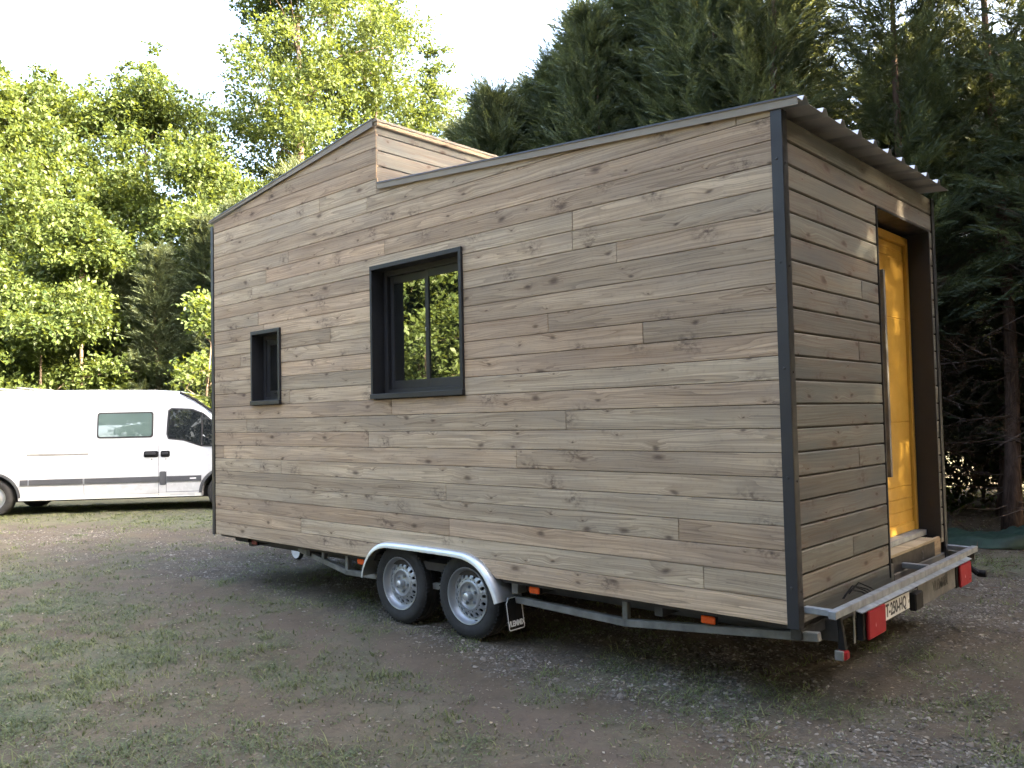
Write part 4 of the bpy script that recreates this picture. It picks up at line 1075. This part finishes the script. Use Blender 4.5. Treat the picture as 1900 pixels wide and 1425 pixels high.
ROW = [
    (2, -10.6, 6.6, .3, .70, 'lowest cypress at the left end of the row beside the sky gap'),
    (2, -9.4, 6.9, 1.7, .78, 'small cypress second from the left end of the row'),
    (2, -8.3, 6.5, 3.0, .80, 'cypress stepping up just right of the sky gap'),
    (1, -7.2, 7.0, .9, .57, 'cypress behind the left part of the low roof'),
    (1, -6.1, 6.4, 2.2, .63, 'cypress rising behind the middle of the low roof'),
    (1, -4.9, 7.0, 4.0, .74, 'dark cypress behind the right half of the low roof'),
    (0, -3.1, 6.4, 1.1, .68, 'dark cypress whose crown overhangs the rear roof corner'),
    (2, -9.95, 7.3, 4.1, .76, 'low cypress at the left foot of the sloping conifer outline'),
    (2, -8.75, 7.2, 2.4, .80, 'cypress a third of the way up the sloping conifer outline'),
    (2, -8.1, 7.5, 5.6, .84, 'cypress halfway up the sloping conifer outline'),
    (2, -7.45, 7.3, .8, .86, 'cypress two thirds up the sloping conifer outline'),
    (2, -6.75, 7.2, 3.7, .91, 'cypress at the top of the sloping conifer outline'),
    (2, -6.1, 7.6, 1.5, .98, 'cypress whose top leaves the photo beside the sky gap'),
    (2, -8.9, 7.9, 5.0, .72, 'cypress filling the row behind the step between the roofs'),
    (2, -7.8, 8.0, 1.2, .74, 'cypress filling the row behind the start of the low roof'),
    (2, -6.6, 8.1, .4, .80, 'bushy cypress behind the middle of the low roof edge'),
    (1, -4.0, 6.5, 3.3, .78, 'dense cypress behind the right third of the low roof'),
    (2, -5.4, 8.2, 2.0, .93, 'deep green cypress behind the second half of the low roof'),
    (2, -3.9, 8.4, 2.7, 1.05, 'deep green cypress showing between the trunks at the rear corner'),
    (0, -1.7, 7.2, 2.6, .69, 'cypress with a bare trunk seen right of the yellow door'),
    (3, -.75, 8.0, .4, .64, 'bare trunked cypress at the right edge of the photo'),
    (3, .4, 7.0, 1.9, .64, 'cypress just beyond the right edge of the photo'),
]
for (k, x, y, rz, sc, lab) in ROW: place(k, x, y, rz, sc, lab)
OFF = [(1, 1.6, 7.9, .58), (0, 4.1, 6.5, .66), (1, 5.2, 9.1, .9), (2, 5.6, 6.6, 1.40), (1, 7.7, 5.7, .97), (2, 8.5, 3.7, 1.5), (1, 7.6, 2.7, 1.15), (2, 8.2, 1.2, 1.45), (1, 7.7, -.3, 1.12), (2, 8.3, -1.8, 1.45), (1, 8.0, -3.4, 1.1), (2, 8.6, -5.0, 1.4), (1, 8.4, -6.8, 1.1), (0, 10.4, 4.6, 1.0), (0, 10.6, 1.4, 1.0), (0, 10.2, -2.4, 1.0), (2, 2.6, 10.4, 1.15), (2, 4.4, 11.2, 1.2), (2, 6.2, 12.0, 1.25), (2, 8.2, 12.8, 1.3), (2, 10.2, 13.8, 1.3), (2, .8, 11.6, 1.0), (2, 6.4, -6.2, 1.35), (2, 5.4, -8.0, 1.3), (2, 6.9, -3.6, 1.3), (2, 6.6, -.9, 1.3), (2, 6.7, 1.8, 1.3), (0, 8.6, 9.7, 1.0), (2, 4.9, -1.9, 1.3), (2, 4.9, -4.6, 1.35), (2, 3.9, -7.2, 1.3)]  # unseen row, thickened with added trees to darken end wall and yard
for i, (k, x, y, sc) in enumerate(OFF): place(k, x, y, i * 1.3, sc, 'unseen cypress of the row, thickened for shade beyond the right edge of the photo', 'cypress row beyond the right edge')
# second row behind, closing the gaps low down
for i, (k, x, y, sc) in enumerate(((2, -4.4, 9.0, .75), (2, -3.3, 8.9, .7), (2, -2.2, 9.6, .8), (2, -1.2, 9.7, .75), (2, -.2, 9.9, .8), (2, .9, 9.4, .8), (2, -7.4, 9.6, .9), (2, -5.0, 10.2, .95), (2, -2.9, 10.4, .8), (2, -3.9, 12.5, .7), (2, -1.3, 12.4, .7), (2, .2, 12.0, .75), (2, -2.2, 14.5, .9))):
    place(k, x, y, i * 2.1, sc, 'bushy cypress of the shaded second row behind the trunks', 'second row of cypresses')
place(2, -14.2, 10.6, .7, .68, 'far cypress peeking over the roof left of the conifer row')
place(2, -16.4, 13.2, 2.9, .78, 'farther cypress showing above the roof beside the sky gap')
place(2, -18.6, 11.6, 1.9, .95, 'added shade conifer hidden behind the high roof')  # added out of sight to shade the trees behind the van
for q_, (x_, y_, s_, l_) in enumerate(((-20.9, 6.0, .70, 'dark conifer in deep shade behind the cab of the van'), (-22.2, 5.6, .64, 'dark conifer in deep shade left of the van cab window'), (-17.0, 7.9, .88, 'added shade conifer hidden behind the wall between the windows'), (-18.6, 7.2, .80, 'added shade conifer hidden behind the wall left of the small window'), (-19.0, 8.0, .84, 'added shade conifer hidden behind the front wall nearest the van'), (-17.5, 9.0, .9, 'added shade conifer hidden behind the small window wall'), (-20.4, 7.2, .80, 'dark conifer showing at the front corner of the house'), (-19.6, 9.8, 1.0, 'added shade conifer behind the high roof eave'), (-18.0, 10.8, 1.0, 'added shade conifer behind the high roof slope'), (-21.0, 10.5, 1.0, 'added shade conifer deep behind the front corner of the house'), (-22.6, 11.6, 1.0, 'added shade conifer hidden behind the front wall of the house'), (-20.3, 12.6, 1.0, 'added shade conifer far behind the high roof'), (-23.6, 9.6, .9, 'added shade conifer between the house corner and the van'))): place(2, x_, y_, q_ * 1.1, s_, l_, 'dark conifers behind the front of the house')  # mostly hidden conifers, added to keep sun off the wood behind the van
# trees on the camera's side: most mirrored in the windows, last ones added for shade
for i, (s_, x, y, sc) in enumerate(((t2, -17, -13.5, .95), (t4, -13.5, -11.8, .95), (t1, -21.5, -15.5, 1.0), (t3, -11, -16, 1.0), (t4, -16.3, -16.8, 1.1), (t2, -26, -11.5, 1.0), (t5, -21, -20, .9), (sh1, -14.2, -9.6, 1.15), (sh2, -15.9, -9.6, 1.05), (sh1, -12.6, -10.6, 1.2), (sh2, -13.9, -11.4, 1.1), (sh1, -16.6, -11.8, 1.3), (sh1, -18.2, -9.0, 1.2), (t2, -.5, -15.5, .95), (t4, 3.5, -11.5, 1.15), (t1, 7.5, -11, .95))):
    recopy(s_, (x, y, 0), i * 1.7, sc, 'unseen broadleaf tree on the near side of the yard, for window reflections and shade', 'trees mirrored in the windows')
for i, (x, y, sc) in enumerate(((-4.6, 11.3, 1.1), (-3.2, 11.6, 1.0), (-1.9, 11.4, 1.15), (-.6, 11.8, 1.05), (.7, 11.3, 1.1), (-2.5, 13.2, 1.3), (-.2, 13.6, 1.3), (-4.2, 13.4, 1.3))):
    recopy(low, (x, y, 0), i * 1.9, sc, 'low dark undergrowth shrub between the cypress trunks', 'undergrowth behind the cypress row')
# far wood closing the horizon: one mass
rs = np.random.RandomState(77); C = []; 
for i in range(900):
    a = rs.uniform(rad(70), rad(200)); d = rs.uniform(44, 56); C.append((1.9 + d * math.cos(a), -4.2 + d * math.sin(a), rs.uniform(0, 5.5 + 2.0 * math.sin(a * 9) + rs.rand())))
C = np.array(C); k = 26
Cc = (C[:, None] + rs.normal(size=(len(C), k, 3)) * np.array([.8, .8, .6])).reshape(-1, 3); Cc = Cc[Cc[:, 2] > 0]
V, F, T = leaves(Cc, rs.normal(size=Cc.shape), .38 + .3 * rs.rand(len(Cc)), rs.rand(len(Cc)) * .7, .7, rs)
me = npmesh('woodland', V, F); vattr(me, 'tone', T); tag(link('woodland', me, M['leaf']), 'distant wood beyond the yard seen as one mass', 'wood', kind='stuff')
# ------------------------------------------------------------------ loose cover of the ground
rs = np.random.RandomState(3)
def inview(n, dmin=2.6, dmax=15, rs=rs, pw=1.0):
    """random ground points in the view wedge, denser near by"""
    f = np.array(CAMR[2][:2]); f /= np.linalg.norm(f); r = np.array([f[1], -f[0]])
    d = dmin + (dmax - dmin) * rs.rand(n) ** pw; s_ = rs.uniform(-.70, .70, n) * d
    return CAMP[0] + f[0] * d + r[0] * s_, CAMP[1] + f[1] * d + r[1] * s_, d
def gz(x, y): return gh(x, y)
# --- gravel: flattened irregular stones
x, y, d = inview(150000, 2.8, 13, pw=1.25)
g, a, so = masks(x, y)
keep = rs.rand(len(x)) < np.clip(g * (.12 + .95 * sstep(.40, .66, fbm(x, y, 1.9, 3, 61))) * 1.0 + .025, 0, 1)
x, y, d = x[keep], y[keep], d[keep]; n = min(len(x), 56000); x, y, d = x[:n], y[:n], d[:n]
sz = (.0045 + .009 * rs.rand(n) ** 2.4) * (1 + .012 * d) * np.where(rs.rand(n) < .02, 1.6, 1)
base = np.array([(1, 0, 0), (.3, .95, .1), (-.8, .6, 0), (-.8, -.6, .1), (.3, -.95, 0), (.35, .2, .9), (-.35, -.1, .85)])
J = base[None] * (1 + .35 * rs.normal(size=(n, 7, 1))) * np.stack([sz * rs.uniform(.8, 1.5, n), sz, sz * rs.uniform(.45, .9, n)], 1)[:, None]
a = rs.rand(n) * 6.283; ca, sa = np.cos(a)[:, None], np.sin(a)[:, None]
P = np.stack([J[..., 0] * ca - J[..., 1] * sa + x[:, None], J[..., 0] * sa + J[..., 1] * ca + y[:, None], J[..., 2] + (gz(x, y) + sz * .12)[:, None]], 2)
f0 = np.array([(0, 1, 5), (1, 2, 5), (2, 6, 5), (2, 3, 6), (3, 4, 6), (4, 0, 5), (4, 5, 6)])
V = P.reshape(-1, 3); F = (np.arange(n)[:, None, None] * 7 + f0[None]).reshape(-1, 3)
me = npmesh('gravel', V, F); vattr(me, 'tone', np.repeat(rs.rand(n) ** 1.3, 7))
mt, t, b = newmat('gravel_stone'); at_ = N(t, 'ShaderNodeAttribute'); at_.attribute_name = 'tone'
cr = N(t, 'ShaderNodeValToRGB'); L(t, at_.outputs['Fac'], cr.inputs[0])
el = cr.color_ramp.elements; el[0].color = (.065, .056, .044, 1); el[1].color = (.30, .275, .225, 1); e_ = el.new(.45); e_.color = (.125, .108, .083, 1); e_ = el.new(.62); e_.color = (.15, .122, .098, 1)
tcg = N(t, 'ShaderNodeTexCoord').outputs['Object']
L(t, mixc(t, mathn(t, 'MULTIPLY', noise(t, tcg, 160, 3), .6), cr.outputs[0], (.13, .115, .10)), b.inputs['Base Color']); b.inputs['Roughness'].default_value = .85; b.inputs['Specular IOR Level'].default_value = .25
tag(link('gravel', me, mt), 'loose grey gravel scattered round the trailer wheels', 'gravel', kind='stuff')
# --- soil crumbs
x, y, d = inview(32000, 2.6, 11, pw=1.25); n = len(x); k = rs.rand(n) < .25 + .75 * sstep(.38, .62, fbm(x, y, 2.7, 3, 66)); x, y, d = x[k], y[k], d[k]; n = len(x)
sz = .0025 + .0075 * rs.rand(n) ** 3
J = base[None] * (1 + .35 * rs.normal(size=(n, 7, 1))) * np.stack([sz * rs.uniform(.8, 1.6, n), sz, sz * rs.uniform(.5, 1.0, n)], 1)[:, None]
a = rs.rand(n) * 6.283; ca, sa = np.cos(a)[:, None], np.sin(a)[:, None]
P = np.stack([J[..., 0] * ca - J[..., 1] * sa + x[:, None], J[..., 0] * sa + J[..., 1] * ca + y[:, None], J[..., 2] + (gz(x, y) + sz * .1)[:, None]], 2)
me2 = npmesh('soil_crumbs', P.reshape(-1, 3), (np.arange(n)[:, None, None] * 7 + f0[None]).reshape(-1, 3)); vattr(me2, 'tone', np.repeat(rs.rand(n), 7))
SCM = leaf_mat('soil_crumb', (.045, .035, .025), (.22, .185, .135), .0, rough=.95)
tag(link('soil_crumbs', me2, SCM), 'small dry soil crumbs strewn over the yard', 'soil', kind='stuff')
# --- grass blades in tufts
GRM = leaf_mat('grass_blade', (.062, .085, .030), (.19, .20, .085), .3, (.2, .25, .06))
DRY = leaf_mat('dry_litter', (.15, .115, .075), (.36, .31, .23), .15, (.3, .25, .15))
x, y, d = inview(60000, 2.6, 17, pw=1.3); g, a, so = masks(x, y)
dens = np.clip(a * 1.0 * sstep(.30, .62, fbm(x, y, 5.0, 3, 71)) * .8 + .02, 0, 1)
k = rs.rand(len(x)) < dens; x, y, d = x[k], y[k], d[k]; nt_ = min(len(x), 15000); x, y, d = x[:nt_], y[:nt_], d[:nt_]
m_ = 9; spread = (.030 + .025 * rs.rand(nt_))[:, None]
bx_ = x[:, None] + rs.normal(size=(nt_, m_)) * spread; by_ = y[:, None] + rs.normal(size=(nt_, m_)) * spread
h = (.011 + .036 * rs.rand(nt_) ** 3.0)[:, None] * rs.uniform(.5, 1.25, (nt_, m_)); az = rs.rand(nt_, m_) * 6.283; ln = h * rs.uniform(.5, 3.2, (nt_, m_)); wd = (.0016 + .0012 * rs.rand(nt_, m_)) * (1 + .05 * d[:, None])
cx, cy_ = np.cos(az), np.sin(az); z0 = gz(bx_, by_)
p0 = np.stack([bx_ - cy_ * wd, by_ + cx * wd, z0 - .004], -1); p1 = np.stack([bx_ + cy_ * wd, by_ - cx * wd, z0 - .004], -1)
m0 = np.stack([bx_ + cx * ln * .4 - cy_ * wd * .8, by_ + cy_ * ln * .4 + cx * wd * .8, z0 + h * .65], -1); m1 = np.stack([bx_ + cx * ln * .4 + cy_ * wd * .8, by_ + cy_ * ln * .4 - cx * wd * .8, z0 + h * .65], -1)
tp = np.stack([bx_ + cx * ln, by_ + cy_ * ln, z0 + h], -1)
V = np.stack([p0, p1, m1, m0, tp], 2).reshape(-1, 3); i = np.arange(nt_ * m_) * 5
F = np.concatenate([np.stack([i, i + 1, i + 2], 1), np.stack([i, i + 2, i + 3], 1), np.stack([i + 3, i + 2, i + 4], 1)])
me = npmesh('grass', V, F); vattr(me, 'tone', np.repeat(np.clip(rs.rand(nt_)[:, None] * .7 + rs.rand(nt_, m_) * .35, 0, 1).ravel(), 5))
tag(link('grass', me, GRM), 'short worn grass in tufts on the bare yard', 'grass', kind='stuff')
# --- clover and small weeds: round leaflets lying low
x, y, d = inview(60000, 2.6, 9, pw=1.2); g, a, so = masks(x, y)
k = rs.rand(len(x)) < np.clip(a * sstep(.36, .62, fbm(x, y, 2.3, 3, 81)) * .9 + .02, 0, 1); x, y, d = x[k], y[k], d[k]; n = min(len(x), 12000); x, y, d = x[:n], y[:n], d[:n]
m_ = 7
C = np.stack([x[:, None] + rs.normal(size=(n, m_)) * .022, y[:, None] + rs.normal(size=(n, m_)) * .022, np.zeros((n, m_))], -1); C[..., 2] = gz(C[..., 0], C[..., 1]) + .004 + .022 * rs.rand(n, m_)
D = rs.normal(size=(n, m_, 3)); D[..., 2] *= .25
V, F, T = leaves(C.reshape(-1, 3), D.reshape(-1, 3), .006 + .011 * rs.rand(n * m_) ** 1.8, rs.rand(n * m_), .8, rs, 1.4, .08)
me = npmesh('clover', V, F); vattr(me, 'tone', T)
CLM = leaf_mat('clover_leaf', (.050, .074, .028), (.14, .165, .075), .25, (.17, .22, .06))
tag(link('clover', me, CLM), 'low clover and weeds between the grass tufts', 'clover', kind='stuff')
# --- dry leaves, chips and straw
x, y, d = inview(22000, 2.6, 13, pw=1.2); g, a, so = masks(x, y)
k = rs.rand(len(x)) < (.10 + .55 * sstep(.5, .7, fbm(x, y, 1.3, 3, 91))) * (1 - .6 * g); x, y, d = x[k], y[k], d[k]; n = len(x)
C = np.stack([x, y, gz(x, y) + .006 + .006 * rs.rand(n)], -1); D = rs.normal(size=(n, 3)); D[:, 2] *= .2
V, F, T = leaves(C, D, .012 + .030 * rs.rand(n) ** 2, rs.rand(n), .45, rs, 1.6, .16)
me = npmesh('leaf_litter', V, F); vattr(me, 'tone', T); tag(link('leaf_litter', me, DRY), 'dry leaf scraps and straw strewn over the yard', 'litter', kind='stuff')
# --- needle litter and twigs under the cypresses
n = 2600; xx = rs.uniform(-4.5, 1.2, n); yy = rs.uniform(3.4, 10.5, n)
C = np.stack([xx, yy, gz(xx, yy) + .012], -1); D = rs.normal(size=(n, 3)); D[:, 2] *= .25
V, F, T = leaves(C, D, .05 + .16 * rs.rand(n) ** 2, rs.rand(n) * .6, .10, rs, 1.2, .05)
me = npmesh('needle_litter', V, F); vattr(me, 'tone', T); tag(link('needle_litter', me, M['cyp_dead']), 'brown needle litter on the ground under the cypress trunks', 'litter', kind='stuff')
# --- the crumpled tarpaulin by the cypress trunks
u_, v_ = np.meshgrid(np.linspace(0, 1, 46), np.linspace(0, 1, 20)); uu, vv = u_.ravel(), v_.ravel()
tx = -1.55 + 1.75 * uu + .12 * np.sin(vv * 7); ty_ = 6.15 + .75 * vv + .35 * uu + .10 * np.sin(uu * 9)
edge = sstep(0, .12, uu) * sstep(1, .88, uu) * sstep(0, .2, vv) * sstep(1, .8, vv)
tz = .012 + edge * (.05 + .10 * fbm(tx, ty_, 3, 4, 99) + .14 * np.exp(-((uu - .8) / .2) ** 2)) * (.35 + 1.1 * fbm(tx * 1.0, ty_ * 2.5, 4, 3, 44)) + np.maximum(gz(tx, ty_), 0)
I = (np.arange(19)[:, None] * 46 + np.arange(45)[None]).ravel()
me = npmesh('tarpaulin', np.stack([tx, ty_, tz], 1), np.stack([I, I + 1, I + 47, I + 46], 1))
o = tag(link('tarpaulin', me, M['tarp'], smooth=True), 'crumpled dark green tarpaulin on the ground under the cypresses', 'tarpaulin')
so_ = o.modifiers.new('s', 'SOLIDIFY'); so_.thickness = .004
# --- fallen branches
for i, (a, b_, r, lab) in enumerate((((-.25, 6.9, .10), (.95, 7.7, .55), .022, 'bare branch leaning up from the tarpaulin at the right edge'), ((-1.6, 5.4, .02), (-.7, 5.15, .03), .010, 'short stick on the dirt behind the light beam'))):
    p = [Vector(a).lerp(Vector(b_), s_) + Vector(np.random.RandomState(i).normal(size=3)) * .02 for s_ in (0, .3, .6, 1)]
    tag(MB().tube(p, [r, r * .8, r * .6, r * .3], 6).build('fallen_branch', M['dead'], None, True, fix=False), lab, 'branch')
